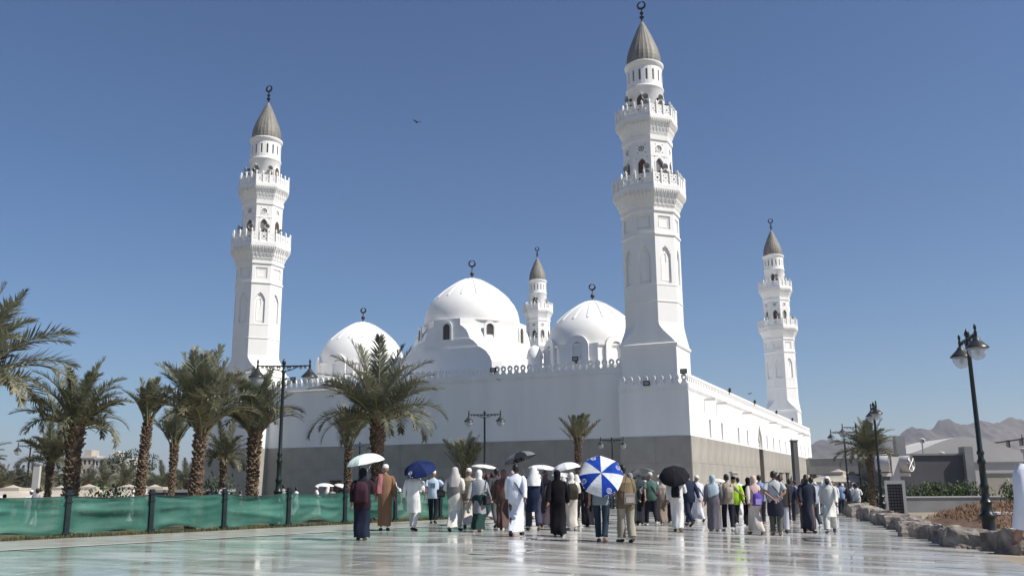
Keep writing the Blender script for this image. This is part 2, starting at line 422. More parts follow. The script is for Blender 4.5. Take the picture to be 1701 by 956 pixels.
# ================================================================== MOSQUE
# local frame: +X along the front towards the right, +Y along the right wall going back, origin at the front right corner
MC = Vector((14.6307, 75.7877, 0))
mosque = thing('mosque', 'large white mosque with three domes, grey stone base and a crenellated parapet', 'mosque', MC, -AZ)
def frame(o, rx, nrm):
    o = Vector(o); rx = Vector(rx); nrm = Vector(nrm)
    return lambda x, y, d: tuple(o + rx * x + Vector((0, 0, y)) + nrm * d)
WL = 89.0; BW = 6.06; FW = 52.1; LB = 44.5
fr_right = frame((0, 0, 0), (0, 1, 0), (1, 0, 0))
fr_front = frame((0, 0, 0), (-1, 0, 0), (0, -1, 0))
fr_main = frame((0, 1.3, 0), (-1, 0, 0), (0, -1, 0))
fr_mainl = frame((0, 1.5, 0), (-1, 0, 0), (0, -1, 0))
SLOTS = [7.9, 13.3, 21.8, 27.1, 40.8, 46.0, 51.6, 57.4, 69.4, 74.4, 79.7, 84.6]
PORT = [35.5, 63.6]
def ogee(cx, y0, w, h):
    r = w / 2; p = [(cx - r, y0), (cx + r, y0)]
    R = [(1, .30), (.97, .40), (.88, .50), (.70, .60), (.48, .70), (.30, .80), (.14, .90)]
    p += [(cx + r*a, y0 + h*b) for a, b in R]; p.append((cx, y0 + h)); p += [(cx - r*a, y0 + h*b) for a, b in reversed(R)]
    return p
# right wall, white part
mb = MB()
holes = [rectp(t-.38, 5.22, t+.38, 6.86) for t in SLOTS] + [ogee(t, 5.16, 3.0, 2.9) for t in PORT]
pierce(mb, rectp(0, 5.1, WL, 9.0), holes, fr_right, -0.28, 0, back=None)
wall_r = mb.build('wall', [M['white']], mosque, label='long sunlit right wall with narrow windows and spouts')
slot_me = None
for t in SLOTS:
    if slot_me is None:
        mb = MB(); mb.box((-0.30, -0.38, 0), (-0.24, 0.38, 1.64), 0)
        for k in range(5): mb.box((-0.24, -0.36 + k*.17, 0), (-0.18, -0.33 + k*.17, 1.64), 1)
        for k in range(9): mb.box((-0.24, -0.38, .05 + k*.18), (-0.19, 0.38, .08 + k*.18), 1)
        slot_me = mb.build('window', [M['lattice_pale'], M['white']], mosque, (0, t, 5.22))
    else: link_copy(slot_me, mosque, (0, t, 5.22))
for t in PORT:
    mb = MB()
    pts = ogee(0, 0, 3.0, 2.9)
    pierce(mb, pts, [circ(0, 1.0, .33, 10), circ(-.75, .75, .25, 8), circ(.75, .75, .25, 8), circ(0, 1.75, .22, 8), circ(-.6, .3, .18, 8), circ(.6, .3, .18, 8), circ(-.35,1.4,.12,6), circ(.35,1.4,.12,6)],
           lambda x, y, d: (-.2 + d, x, y), -0.06, 0, back=1, rim=True)
    mb.build('arch_grille', [M['lattice_pale'], M['lattice']], mosque, (0, t, 5.16))
    mb = MB()
    mb.box((-1.3, t-1.5, -1.5), (-1.2, t+1.5, 5.14), 0)
    mb.box((-1.2, t-1.5, -1.5), (0.0, t-1.44, 5.12), 1); mb.box((-1.2, t+1.44, -1.5), (0.0, t+1.5, 5.12), 1)
    mb.box((-1.2, t-.06, -1.5), (-1.1, t+.06, 2.9), 1); mb.box((-1.2, t-1.44, 2.8), (-1.05, t+1.44, 3.0), 1)
    mb.build('portal', [M['wood'], M['stone']], mosque)
# front walls, white part
mb = MB(); pierce(mb, rectp(0.002, 5.1, BW, 9.0), [], fr_front, 0); mb.poly([(-BW, 0, -1.5), (-BW, 1.3, -1.5), (-BW, 1.3, 9.0), (-BW, 0, 9.0)])
mb.build('wall', M['white'], mosque, label='shaded wall of the right corner block')
mb = MB(); pierce(mb, rectp(LB, 5.1, FW, 9.0), [], fr_front, 0); mb.poly([(-LB, 0, -1.5), (-LB, 1.5, -1.5), (-LB, 1.5, 9.0), (-LB, 0, 9.0)]); mb.poly([(-FW, 0, -1.5), (-FW, 89, -1.5), (-FW, 89, 9.0), (-FW, 0, 9.0)])
mb.build('wall', M['white'], mosque, label='wall of the left corner block')
mb = MB(); pierce(mb, rectp(BW, 5.1, 28.4, 10.8), [], fr_main, 0)
pierce(mb, rectp(28.4, 5.1, LB, 10.8), [], fr_mainl, 0); mb.poly([(-28.4, 1.3, -1.5), (-28.4, 1.5, -1.5), (-28.4, 1.5, 10.8), (-28.4, 1.3, 10.8)])
mb.poly([(-BW, 1.3, 9.0), (-BW, 60, 9.0), (-BW, 60, 10.8), (-BW, 1.3, 10.8)]); mb.poly([(-LB, 1.5, 9), (-LB, 60, 9), (-LB, 60, 10.8), (-LB, 1.5, 10.8)])
mb.build('wall', M['white'], mosque, label='tall plain shaded front wall between the corner blocks')
mb = MB(); mb.poly([(-BW, 1.3, 10.75), (-LB, 1.3, 10.75), (-LB, 60, 10.75), (-BW, 60, 10.75)]); mb.box((-FW+.3, 1.9, 8.6), (-.3, WL-.3, 8.8))
mb.poly([(0, WL, -1.5), (-FW, WL, -1.5), (-FW, WL, 9), (0, WL, 9)])
mb.build('roof', M['white'], mosque)
# stone cladding: big panels with open joints in front of a dark backing
mb = MB()
for f, a, b in ((fr_right, .03, PORT[0]-1.5), (fr_right, PORT[0]+1.5, PORT[1]-1.5), (fr_right, PORT[1]+1.5, WL), (fr_front, .03, BW), (fr_front, LB, FW), (fr_main, BW, 28.4), (fr_mainl, 28.4, LB)):
    mb.poly([f(a, -1.5, 0), f(b, -1.5, 0), f(b, 5.1, 0), f(a, 5.1, 0)])
mb.build('backing', M['joint'], mosque)
pan_cache = {}
def panels(o, rx, nrm, a, b, rot, d0=0.045):
    n = max(1, round((b - a) / 3.0)); w = (b - a) / n
    f = frame(o, rx, nrm)
    for r in range(3):
        h = 6.6 / 3
        for i in range(n):
            key = (round(w, 3), rot)
            if key not in pan_cache:
                mb = MB(); g_ = 0.006; fn = frame((0, 0, 0), rx, nrm)
                A = [fn(g_, g_, 0), fn(w-g_, g_, 0), fn(w-g_, h-g_, 0), fn(g_, h-g_, 0)]
                B = [fn(g_, g_, d0-.004), fn(w-g_, g_, d0-.004), fn(w-g_, h-g_, d0-.004), fn(g_, h-g_, d0-.004)]
                Cc = [fn(g_+.004, g_+.004, d0), fn(w-g_-.004, g_+.004, d0), fn(w-g_-.004, h-g_-.004, d0), fn(g_+.004, h-g_-.004, d0)]
                mb.loft([A, B, Cc]); pan_cache[key] = mb.build('stone_panel', M['stone2'], mosque); q = pan_cache[key]
            else: q = link_copy(pan_cache[key], mosque)
            q.location = f(a + i * w, -1.5 + r * h, 0)
R_ = ((0, 0, 0), (0, 1, 0), (1, 0, 0))
panels(*R_, 0.0, PORT[0]-1.5, 'r'); panels(*R_, PORT[0]+1.5, PORT[1]-1.5, 'r'); panels(*R_, PORT[1]+1.5, WL, 'r')
panels((0,0,0), (-1,0,0), (0,-1,0), 0.0, BW, 'f'); panels((0,0,0), (-1,0,0), (0,-1,0), LB, FW, 'f')
panels((0,1.3,0), (-1,0,0), (0,-1,0), BW, 28.4, 'f'); panels((0,1.5,0), (-1,0,0), (0,-1,0), 28.4, LB, 'f')
mb = MB(); mb.box((-LB, 0.0, -1.5), (-LB+.045, 1.49, 5.1)); mb.build('stone_return', M['stone2'], mosque)
# doors on the front
mb = MB(); mb.box((-36.5, 1.40, -1.5), (-35.3, 1.44, 1.7)); mb.box((-35.95, 1.38, -1.5), (-35.9, 1.40, 1.7), 1); mb.box((-36.6, 1.36, 1.7), (-35.2, 1.45, 1.8), 1); mb.build('door', [M['wood'], M['bronze']], mosque)
mb = MB()
for a, b in (((-49.7,-.12,-1.5),(-49.6,-.06,1.85)), ((-48.0,-.12,-1.5),(-47.9,-.06,1.85)), ((-49.7,-.12,1.85),(-47.9,-.06,1.95))): mb.box(a, b, 0)
mb.box((-49.6,-.075,-1.5), (-48.0,-.055,1.85), 1); mb.build('door', [M['offwhite'], M['conc']], mosque, label='pale framed grey door on the left block')
# cornice bands, dentils, crenels
cm = None
def cren_outline():
    R = [(.325, 0), (.325, .07), (.27, .14), (.195, .24), (.165, .33), (.175, .42), (.225, .50), (.25, .60), (.24, .70), (.19, .81), (.09, .89)]
    return [(x, y) for x, y in R] + [(0, .93)] + [(-x, y) for x, y in reversed(R)]
cren_f = cren_r = None
dent = MB(); band = MB()
def parapet(o, rx, nrm, a, b, z, which):
    global cren_f, cren_r
    f = frame(o, rx, nrm)
    def bx(x0, x1, y0, y1, d0, d1, m_): m_.loft([[f(x0, y0, d0), f(x1, y0, d0), f(x1, y1, d0), f(x0, y1, d0)], [f(x0, y0, d1), f(x1, y0, d1), f(x1, y1, d1), f(x0, y1, d1)]])
    bx(a, b, z + .06, z + .34, -.24, .06, band); bx(a, b, z + .0, z + .06, -.2, .03, band)
    n = int((b - a) / .3)
    for i in range(n): x = a + (i + .3) * (b - a) / n; bx(x, x + .13, z - .16, z, -.02, .07, dent)
    n = round((b - a) / .66); w = (b - a) / n
    for i in range(n):
        if which == 'f' and cren_f is None or which == 'r' and cren_r is None:
            mb = MB(); fn0 = frame((0, 0, 0), rx, nrm)
            pierce(mb, cren_outline(), [circ(0, .60, .115, 12)], lambda x, y, d: fn0(x, y, d), -0.16, 0, back=None, through=True, rim=True)
            q = mb.build('crenel', M['white'], mosque)
            if which == 'f': cren_f = q
            else: cren_r = q
        else: q = link_copy(cren_f if which == 'f' else cren_r, mosque)
        p = f(a + (i + .5) * w, z + .335, 0); q.location = p
parapet(*R_, 0.06, WL, 9.0, 'r')
parapet((0,0,0), (-1,0,0), (0,-1,0), 0.0, BW, 9.0, 'f'); parapet((0,0,0), (-1,0,0), (0,-1,0), LB, FW, 9.0, 'f')
parapet((0,1.3,0), (-1,0,0), (0,-1,0), BW - .0, 28.4, 10.8, 'f'); parapet((0,1.5,0), (-1,0,0), (0,-1,0), 28.4, LB, 10.8, 'f')
band.build('cornice', M['white'], mosque); dent.build('dentil_course', M['white'], mosque, kind='stuff')
# spouts and floodlights
sp = None
for t in (6.0, 11.2, 24.8, 43.1, 53.7, 71.8, 77.9):
    if sp is None:
        mb = MB(); mb.box((0, -.10, -.1), (1.0, -.05, .12)); mb.box((0, .05, -.1), (1.0, .10, .12)); mb.box((0, -.05, -.1), (1.0, .05, -.04)); sp = mb.build('spout', M['white'], mosque, (0.0, t, 8.5))
    else: link_copy(sp, mosque, (0, t, 8.55))

def crescent(mb, z, r, mi=0, th=.07):
    pts = []; rs = []
    n = 20
    for i in range(n + 1):
        a = radians(94) + radians(352) * i / n; pts.append((r*cos(a), 0, z + r*sin(a))); rs.append(th * (.25 + .75 * sin(pi * i / n) ** .6))
    mb.tube(pts, rs, 6, mi)

def make_dome(cx, cy, ap, z0, z1, r, hf, finz, steps, wins, label, dormer=False):
    """octagonal drum (half width ap) whose corner cuts open out upwards, then the dome"""
    mb = MB()
    def ring(z, c, a=ap): return [(cx-a+c, cy-a, z), (cx+a-c, cy-a, z), (cx+a, cy-a+c, z), (cx+a, cy+a-c, z), (cx+a-c, cy+a, z), (cx-a+c, cy+a, z), (cx-a, cy+a-c, z), (cx-a, cy-a+c, z)]
    mb.loft([ring(z, c, ap + da) for z, c, da in steps], 0)
    drum = mb.build('drum', M['dome'], mosque, label=label + ' drum')
    # dome shell
    prof = [(1.0, -0.02), (1.0, .05), (.99, .14), (.955, .25), (.89, .355), (.80, .45), (.69, .54), (.565, .625), (.43, .70), (.30, .765), (.17, .815), (.06, .845), (0.0, .85)]
    mb = MB(); P = [(max(a, .001)*r, z1 + b*r*hf) for a, b in prof]
    P = [(r * 1.03, z1 - .12), (r * 1.03, z1 - .02)] + P
    mb.lathe(P, 64, 0, (cx, cy, 0))
    dm = mb.build('dome', M['dome'], mosque, smooth=True, label=label)
    rib = None
    for k in range(16):
        a = 2*pi*(k + .5)/16
        mb = MB(); pp = [(ra, zz) for ra, zz in P[7:-2]]
        ring_ = []
        for i, (ra, zz) in enumerate(pp):
            wd = .10 * (ra / pp[0][0]) ** .5; hgt = .10
            c = [( -wd, 0), (-wd, hgt), (wd, hgt), (wd, 0)]
            nr = Vector((.6, .8)) if i > 2 else Vector((.75, .66))
            ring_.append([(ra - .03 + nr.x * h_, w_, zz - .03 + nr.y * h_) for w_, h_ in c])
        mb.loft(ring_)
        if rib is None: rib = mb.build('rib', M['dome'], dm, (cx, cy, 0)); q = rib
        else: q = link_copy(rib, dm, (cx, cy, 0))
        q.rotation_euler = (0, 0, a)
    # finial
    zt = z1 + .85 * r * hf; mb = MB(); H = finz - zt; rr = H * .17
    mb.lathe([(.10, -.1), (.16, .0), (.08, .12), (.06, .2), (.20, .34), (.23, .45), (.17, .58), (.06, .70), (.05, H - 2*rr - .05), (.03, H - 2*rr + .05)], 12)
    crescent(mb, H - rr, rr, 0, .11)
    q = mb.build('finial', M['bronze'], dm, (cx, cy, zt), smooth=True); q.rotation_euler = (0, 0, .3)
    # arched windows: (direction angle local, distance, sill z, w, h)
    for ang, dist, zs, w, h in wins:
        nrm = Vector((cos(ang), sin(ang), 0)); rt = Vector((-sin(ang), cos(ang), 0)); o = Vector((cx, cy, 0)) + nrm * dist
        f = frame(o, rt, nrm); mb = MB()
        if dormer:
            ow = arch(0, zs - .5, w + 1.3, h + 1.15, 8); hw = arch(0, zs, w, h, 8)
            f2 = lambda x, y, d: f(x, y, d + .30)
            pierce(mb, ow, [hw], f2, -0.45, 0, back=1)
            a_ = [f2(x, y, 0) for x, y in ow]; b_ = [f2(x, y, -2.2) for x, y in ow]; n = len(ow)
            mb.mesh(a_ + b_, [(i, (i+1) % n, n+(i+1) % n, n+i) for i in range(n)], 0)
            gd = -.12
        else:
            ow = arch(0, zs - .12, w + .5, h + .4, 8); hw = arch(0, zs, w, h, 8)
            f2 = lambda x, y, d: f(x, y, d + .16)
            pierce(mb, ow, [hw], f2, -0.14, 0, back=1, rim=True)
            gd = 0.03
        wn_ = mb.build('window', [M['dome'], M['void']], drum)
        mb = MB()
        nxg = 6; nzg = int(h / w * nxg)
        for i in range(1, nxg):
            x = -w/2 + i * w / nxg; mb.loft([[f(x-.015, zs, gd), f(x+.015, zs, gd), f(x+.015, zs, gd+.04), f(x-.015, zs, gd+.04)], [f(x-.015, zs+h-.12-abs(x)*.6, gd), f(x+.015, zs+h-.12-abs(x)*.6, gd), f(x+.015, zs+h-.12-abs(x)*.6, gd+.04), f(x-.015, zs+h-.12-abs(x)*.6, gd+.04)]])
        for i in range(1, nzg):
            z = zs + i * h / nzg
            xx = w/2 - .02 if z < zs + h - w/2 else math.sqrt(max(0.01, (w/2)**2 - (z - (zs + h - w/2))**2)) - .02
            mb.loft([[f(-xx, z-.015, gd+.002), f(-xx, z+.015, gd+.002), f(-xx, z+.015, gd+.035), f(-xx, z-.015, gd+.035)], [f(xx, z-.015, gd+.002), f(xx, z+.015, gd+.002), f(xx, z+.015, gd+.035), f(xx, z-.015, gd+.035)]])
        mb.build('grille', M['lattice'], drum)
    return drum
A8 = [-pi/2 + k * pi/4 for k in range(8)]
ap = 5.72
steps = [(10.7, .7, .24), (13.2, .8, .24), (13.7, 1.0, .24), (14.3, 1.45, .24), (14.76, 2.15, .24), (14.78, 2.2, .13), (15.0, 2.35, .13), (15.4, 2.75, .13), (15.66, 3.15, .13), (15.68, 3.1, .0),
         (16.2, 3.3, 0), (16.6, 3.5, 0), (16.9, 3.8, 0), (17.1, 4.05, 0), (17.12, 4.2, 0), (17.85, 4.22, 0)]
wins = []
for k, a in enumerate(A8): wins.append((a, ap if k % 2 == 0 else (2*ap - 3.3) / math.sqrt(2) - .05, 15.72, .80, 1.62))
make_dome(-25.9, 11.5, ap, 10.7, 17.9, 5.15, 1.24, 25.3, steps, wins, 'largest white central dome on a stepped drum')
ap = 4.7
steps = [(8.8, 2.7, 0), (14.25, 2.72, 0), (14.26, 2.72, .1), (14.45, 2.72, .12)]
for cx, lb in ((-12.1, 'white right-hand dome beside the tall minaret'), (-39.85, 'white left-hand dome behind the palms')):
    wins = [(a, ap, 12.9, 1.0, 1.75) for a in A8]
    make_dome(cx, 11.5, ap, 8.8, 14.5, 4.75, 1.265, 21.3 if cx > -20 else 21.2, steps, wins, lb, dormer=True)
# little turret domes between the big ones
for cx in (-17.4, -34.6):
    mb = MB(); mb.lathe([(.75, 10.7), (.75, 13.6), (.85, 13.6), (.85, 13.8), (.8, 14.0), (.68, 14.4), (.42, 14.75), (.1, 14.92), (.001, 14.95)], 20, 0, (cx, 8.6, 0))
    mb.build('turret', M['dome'], mosque, smooth=True)

# ================================================================== MINARETS
def octr(ap, z, c=None):
    c = ap * 0.5858 if c is None else c
    return [(-ap+c, -ap, z), (ap-c, -ap, z), (ap, -ap+c, z), (ap, ap-c, z), (ap-c, ap, z), (-ap+c, ap, z), (-ap, ap-c, z), (-ap, -ap+c, z)]
def lobed(cx, y0, w, h):
    r = w/2; R = [(1, .78), (.82, .80), (.80, .86), (.56, .88), (.52, .93), (.26, .95)]
    return [(cx-r, y0), (cx+r, y0)] + [(cx+r*a, y0+h*b) for a, b in R] + [(cx, y0+h)] + [(cx-r*a, y0+h*b) for a, b in reversed(R)]
def make_minaret():
    root = thing('minaret', 'x', 'minaret')
    # base
    mb = MB(); mb.loft([octr(2.5, -1.5, .02), octr(2.5, 12.85, .02)]); base = mb.build('base', M['white'], root)
    mb = MB(); mb.loft([octr(2.56, 12.8, .02), octr(2.62, 12.95, .02), octr(2.62, 13.07, .02), octr(2.54, 13.13, .02)]); mb.build('moulding', M['white'], base)
    mb = MB(); mb.loft([octr(2.5, 13.1, .02), octr(2.485, 13.5, .35), octr(2.46, 14.3, 1.1), octr(2.44, 14.75, 1.38), octr(2.44, 15.0, 1.43)]); mb.build('transition', M['white'], root)
    # lower shaft with niches
    mb = MB(); AP = 2.42; fw = 2 * AP * 0.4142
    slots = MB()
    for k in range(8):
        a = -pi/2 + k*pi/4; nrm = Vector((cos(a), sin(a), 0)); rt = Vector((-sin(a), cos(a), 0)); f = frame(nrm * AP, rt, nrm)
        pierce(mb, rectp(-fw/2, 15.0, fw/2, 23.0), [lobed(0, 18.55, 1.06, 3.4)], f, -.20, 0, back=0)
        pierce(mb, rectp(-fw/2, 23.0, fw/2, 25.2), [rectp(-.62, 23.5, .62, 24.68)], f, -.12, 0, back=0)
    sh = mb.build('lower_shaft', M['white'], root)
    f = frame((0, -AP, 0), (1, 0, 0), (0, -1, 0))
    mb = MB(); pierce(mb, lobed(0, 18.75, .74, 2.75), [rectp(-.10, 20.4, .10, 21.2)], lambda x, y, d: f(x, y, d - .15), -.12, 0, back=1, rim=True)
    ni = mb.build('niche', [M['white'], M['void']], sh)
    mb = MB(); pierce(mb, rectp(-.5, 23.62, .5, 24.56), [rectp(-.42, 23.7, .42, 24.48)], lambda x, y, d: f(x, y, d - .08), -.03, 0, back=0, rim=True)
    pa = mb.build('panel', M['white'], sh)
    for k in range(1, 8): link_copy(ni, sh, rot=(0, 0, k*pi/4)); link_copy(pa, sh, rot=(0, 0, k*pi/4))
    for z, d, h in ((16.8, .05, .10), (18.30, .03, .06), (22.82, .10, .26), (24.98, .13, .40)):
        mb = MB(); mb.loft([octr(AP - .05, z), octr(AP + d, z + h*.35), octr(AP + d, z + h), octr(AP - .05, z + h + .02)]); mb.build('moulding', M['white'], sh)
    # balconies
    def balcony(zc, zs, zr, ap0, ap1, top, npan, zpt):
        """zc corbel bottom, zs slab bottom, zr rail bottom"""
        root_b = None
        mb = MB(); mb.loft([octr(ap0, zc), octr(ap0 + (ap1-ap0)*.30, zc + (zs-zc)*.33), octr(ap0 + (ap1-ap0)*.62, zc + (zs-zc)*.66), octr(ap1 - .10, zs)])
        mb.loft([octr(ap1 - .04, zs), octr(ap1 + .04, zs + .08), octr(ap1 + .04, zr - .1), octr(ap1 - .02, zr)])
        b = mb.build('balcony', M['white'], root)
        mb = MB()
        H = zs - zc
        for k in range(8):
            a = -pi/2 + k*pi/4; nrm = Vector((cos(a), sin(a), 0)); rt = Vector((-sin(a), cos(a), 0))
            for tier, (fz, fh, fa) in enumerate(((.0, .36, .34), (.30, .38, .66), (.62, .38, 1.0))):
                apn = ap0 + (ap1 - ap0) * fa; hw = apn * .4142; n = (5, 6, 7)[tier]
                f = frame((0, 0, 0), rt, nrm); z0 = zc + fz*H; z1 = z0 + fh*H
                for i in range(n):
                    x = -hw + (i + .5) * 2*hw / n; w = 2*hw / n * .36; d1 = apn - .05; d0 = apn - (ap1-ap0)*.34 - .05
                    mb.loft([[f(x - w*.35, z0, d0), f(x + w*.35, z0, d0), f(x + w*.35, z0, d0 + .05), f(x - w*.35, z0, d0 + .05)],
                             [f(x - w, z0 + (z1-z0)*.55, d0), f(x + w, z0 + (z1-z0)*.55, d0), f(x + w, z0 + (z1-z0)*.55, d1 - .02), f(x - w, z0 + (z1-z0)*.55, d1 - .02)],
                             [f(x - w, z1, d0), f(x + w, z1, d0), f(x + w, z1, d1), f(x - w, z1, d1)]])
            # little pointed teeth under the slab edge
            hw = ap1 * .4142; n = 11
            for i in range(n):
                x = -hw + (i + .5) * 2*hw/n; w = 2*hw/n*.34; f = frame((0, 0, 0), rt, nrm)
                mb.loft([[f(x - w*.2, zs - .26, ap1 - .03), f(x + w*.2, zs - .26, ap1 - .03), f(x + w*.2, zs - .26, ap1 + .01), f(x - w*.2, zs - .26, ap1 + .01)], [f(x - w, zs + .03, ap1 - .06), f(x + w, zs + .03, ap1 - .06), f(x + w, zs + .03, ap1 + .06), f(x - w, zs + .03, ap1 + .06)]])
        mb.build('muqarnas', M['white'], b, kind='stuff')
        # railing panels and pointed posts
        hw = (ap1 - .06) * .4142; pw = 2 * hw / npan; ph = top - zr
        pm = pm2 = None
        for k in range(8):
            a = -pi/2 + k*pi/4
            for i in range(npan):
                if pm is None:
                    mb = MB(); w = pw - .1
                    hol = [circ(0, ph*.52, w*.17, 6)] + [circ(sx*w*.27, ph*sy, w*.11, 5) for sx in (-1, 1) for sy in (.28, .76)] + [circ(0, ph*.2, w*.08, 5), circ(0, ph*.86, w*.08, 5)] + [circ(sx*w*.33, ph*.52, w*.07, 5) for sx in (-1, 1)]
                    pierce(mb, rectp(-w/2, .03, w/2, ph), hol, lambda x, y, d: (x, d, y), .07, 0, back=None, through=True, rim=True)
                    pm = mb.build('railing_panel', M['white'], b); q = pm
                else: q = link_copy(pm, b)
                x = -hw + (i + .5) * pw; c = Vector((0, -(ap1 - .06), zr)) + Vector((x, 0, 0))
                q.location = Matrix.Rotation(k*pi/4, 3, 'Z') @ c; q.rotation_euler = (0, 0, k*pi/4)
            for i in range(npan):
                if pm2 is None:
                    mb = MB(); h2 = ph + .12
                    sec = lambda z, w, d: [(-w, -d, z), (w, -d, z), (w, d, z), (-w, d, z)]
                    mb.loft([sec(0, .06, .08), sec(h2, .06, .08), sec(h2 + .03, .085, .10), sec(h2 + .14, .075, .08), sec(h2 + .34, .008, .01)])
                    pm2 = mb.build('railing_post', M['white'], b); q = pm2
                else: q = link_copy(pm2, b)
                c = Vector((-hw + i * pw, -(ap1 - .05), zr)); q.location = Matrix.Rotation(k*pi/4, 3, 'Z') @ c; q.rotation_euler = (0, 0, k*pi/4)
        return b
    balcony(25.40, 26.9, 27.5, 2.48, 3.10, 28.50, 3, 0)
    # upper shaft
    mb = MB(); AP2 = 2.1; fw = 2 * AP2 * .4142; det = MB()
    for k in range(8):
        a = -pi/2 + k*pi/4; nrm = Vector((cos(a), sin(a), 0)); rt = Vector((-sin(a), cos(a), 0)); f = frame(nrm * AP2, rt, nrm)
        door = arch(0, 27.62, .74, 2.65, 6, .15)
        orn = [circ(sx*.36, 31.2 + sy*.36, .075, 4) for sx in (-1, 1) for sy in (-1, 1)] + [circ(sx*.52, 30.35, .07, 4) for sx in (-1, 1)]
        pierce(mb, rectp(-fw/2, 27.4, fw/2, 32.0), [door, circ(0, 31.2, .30, 16)] + orn, f, -.16, 0, back=1)
    us = mb.build('upper_shaft', [M['white'], M['lattice']], root)
    f = frame((0, -AP2, 0), (1, 0, 0), (0, -1, 0)); det = MB()
    pierce(det, circ(0, 31.2, .36, 16), [circ(0, 31.2, .28, 16)], lambda x, y, d: f(x, y, d + .03), -.04, 0, back=None, rim=True)
    for q_ in range(6):
        aa = q_ * pi/3; pierce(det, circ(.15*cos(aa), 31.2 + .15*sin(aa), .085, 6), [circ(.15*cos(aa), 31.2 + .15*sin(aa), .045, 5)], lambda x, y, d: f(x, y, d - .05), -.05, 0, back=None, rim=True)
    ro = det.build('rosette', M['white'], us, kind='stuff')
    mb = MB(); pierce(mb, arch(0, 27.6, .98, 2.88, 6, .15), [arch(0, 27.62, .76, 2.67, 6, .15)], lambda x, y, d: f(x, y, d + .04), -.05, 0, back=None, rim=True); su = mb.build('surround', M['white'], us)
    mb = MB(); pierce(mb, arch(0, 27.64, .66, 2.55, 6, .15), [rectp(-.25, 28.0, -.03, 29.4), rectp(.03, 28.0, .25, 29.4)], lambda x, y, d: f(x, y, d - .1), -.05, 0, back=0, rim=True); do = mb.build('door', [M['wood']], us)
    for k in range(1, 8):
        link_copy(ro, us, rot=(0, 0, k*pi/4)); link_copy(su, us, rot=(0, 0, k*pi/4))
        if k % 2 == 0: link_copy(do, us, rot=(0, 0, k*pi/4))
    mb = MB(); mb.loft([octr(AP2 - .05, 31.85), octr(AP2 + .10, 32.0), octr(AP2 + .12, 32.38), octr(AP2 - .02, 32.42)]); mb.build('moulding', M['white'], us)
    mb = MB(); mb.loft([octr(AP2 - .05, 30.42), octr(AP2 + .025, 30.44), octr(AP2 + .025, 30.50), octr(AP2 - .05, 30.52)]); mb.build('moulding', M['white'], us)
    balcony(32.42, 33.85, 34.35, 2.12, 2.66, 35.28, 3, 0)
    # round turret
    r = 1.68; mb = MB(); n = 32
    for k in range(n):
        a0 = 2*pi*(k-.5)/n; a1 = 2*pi*(k+.5)/n; p0 = Vector((r*cos(a0), r*sin(a0), 0)); p1 = Vector((r*cos(a1), r*sin(a1), 0)); mid = (p0+p1)/2; rt = (p1-p0).normalized(); nrm = mid.normalized(); w = (p1-p0).length
        f = frame(mid, rt, nrm)
        if k % 2 == 0: pierce(mb, rectp(-w/2, 37.6, w/2, 39.7), [arch(0, 38.2, .20, 1.15, 4, .2)], f, -.14, 0, back=1)
        else: mb.poly([f(-w/2, 37.6, 0), f(w/2, 37.6, 0), f(w/2, 39.7, 0), f(-w/2, 39.7, 0)])
    tu = mb.build('turret', [M['white'], M['lattice']], root)
    mb = MB(); mb.lathe([(1.70, 34.3), (1.70, 37.45), (1.78, 37.52), (1.80, 37.62), (1.74, 37.72), (1.66, 37.72)], 48, 0); mb.build('turret_wall', M['white'], tu, smooth=True)
    mb = MB(); mb.lathe([(1.64, 39.66), (1.74, 39.74), (1.80, 39.92), (1.86, 40.0), (1.86, 40.12), (1.74, 40.2), (1.5, 40.22)], 48, 0)
    mb.build('turret_cornice', M['white'], tu, smooth=True)
    dm = None
    for a in (-pi/2, 0, pi/2, pi):
        if dm is None:
            mb = MB()
            pierce(mb, arch(0, 0, .92, 2.5, 7, .1), [arch(0, .04, .68, 2.25, 7, .1)], lambda x, y, d: (1.75 + d, x, y), -.24, 0, back=None, rim=True)
            mb.mesh([(1.705, x, y) for x, y in arch(0, .04, .68, 2.25, 7, .1)], [tuple(range(len(arch(0, 0, 1, 1, 7))))], 1)
            dm = mb.build('door', [M['white'], M['wood']], root, (0, 0, 34.4)); dm.rotation_euler = (0, 0, a)
        else: link_copy(dm, root, (0, 0, 34.4), (0, 0, a))
    # conical roof
    prof = [(1.56, 40.18), (1.61, 40.5), (1.60, 40.9), (1.53, 41.35), (1.38, 41.9), (1.18, 42.45), (.95, 43.05), (.70, 43.65), (.44, 44.25), (.20, 44.72), (.07, 44.95)]
    mb = MB(); n = 72
    mb.loft([[((rr*(1.018 if i % 3 == 0 else 1)) * cos(2*pi*i/n), (rr*(1.018 if i % 3 == 0 else 1)) * sin(2*pi*i/n), z) for i in range(n)] for rr, z in prof])
    rf = mb.build('roof', M['lead'], root)
    mb = MB(); mb.lathe([(.07, 44.85), (.10, 44.98), (.06, 45.08), (.08, 45.2), (.22, 45.32), (.24, 45.42), (.10, 45.55), (.06, 45.62), (.17, 45.76), (.20, 45.86), (.08, 46.0), (.04, 46.1), (.035, 46.3)], 10); crescent(mb, 46.68, .37, 0, .12)
    mb.build('finial', M['bronze'], rf, smooth=True)
    return root
m0 = make_minaret()
MN = [((-3.6, 3.6), 'tallest-looking nearest minaret, white, on the right corner block with loudspeakers on both balconies'),
      ((-48.5, 3.6), 'white minaret at the left end of the front, rising behind the date palms'),
      ((-3.6, 85.4), 'distant white minaret at the far end of the sunlit right wall'),
      ((-48.5, 85.4), 'smallest farthest minaret, seen between the central and right domes')]
def to_world(x, y, z=0): 
    v = UX * x + UY * y; return Vector((MC.x + v.x, MC.y + v.y, z))
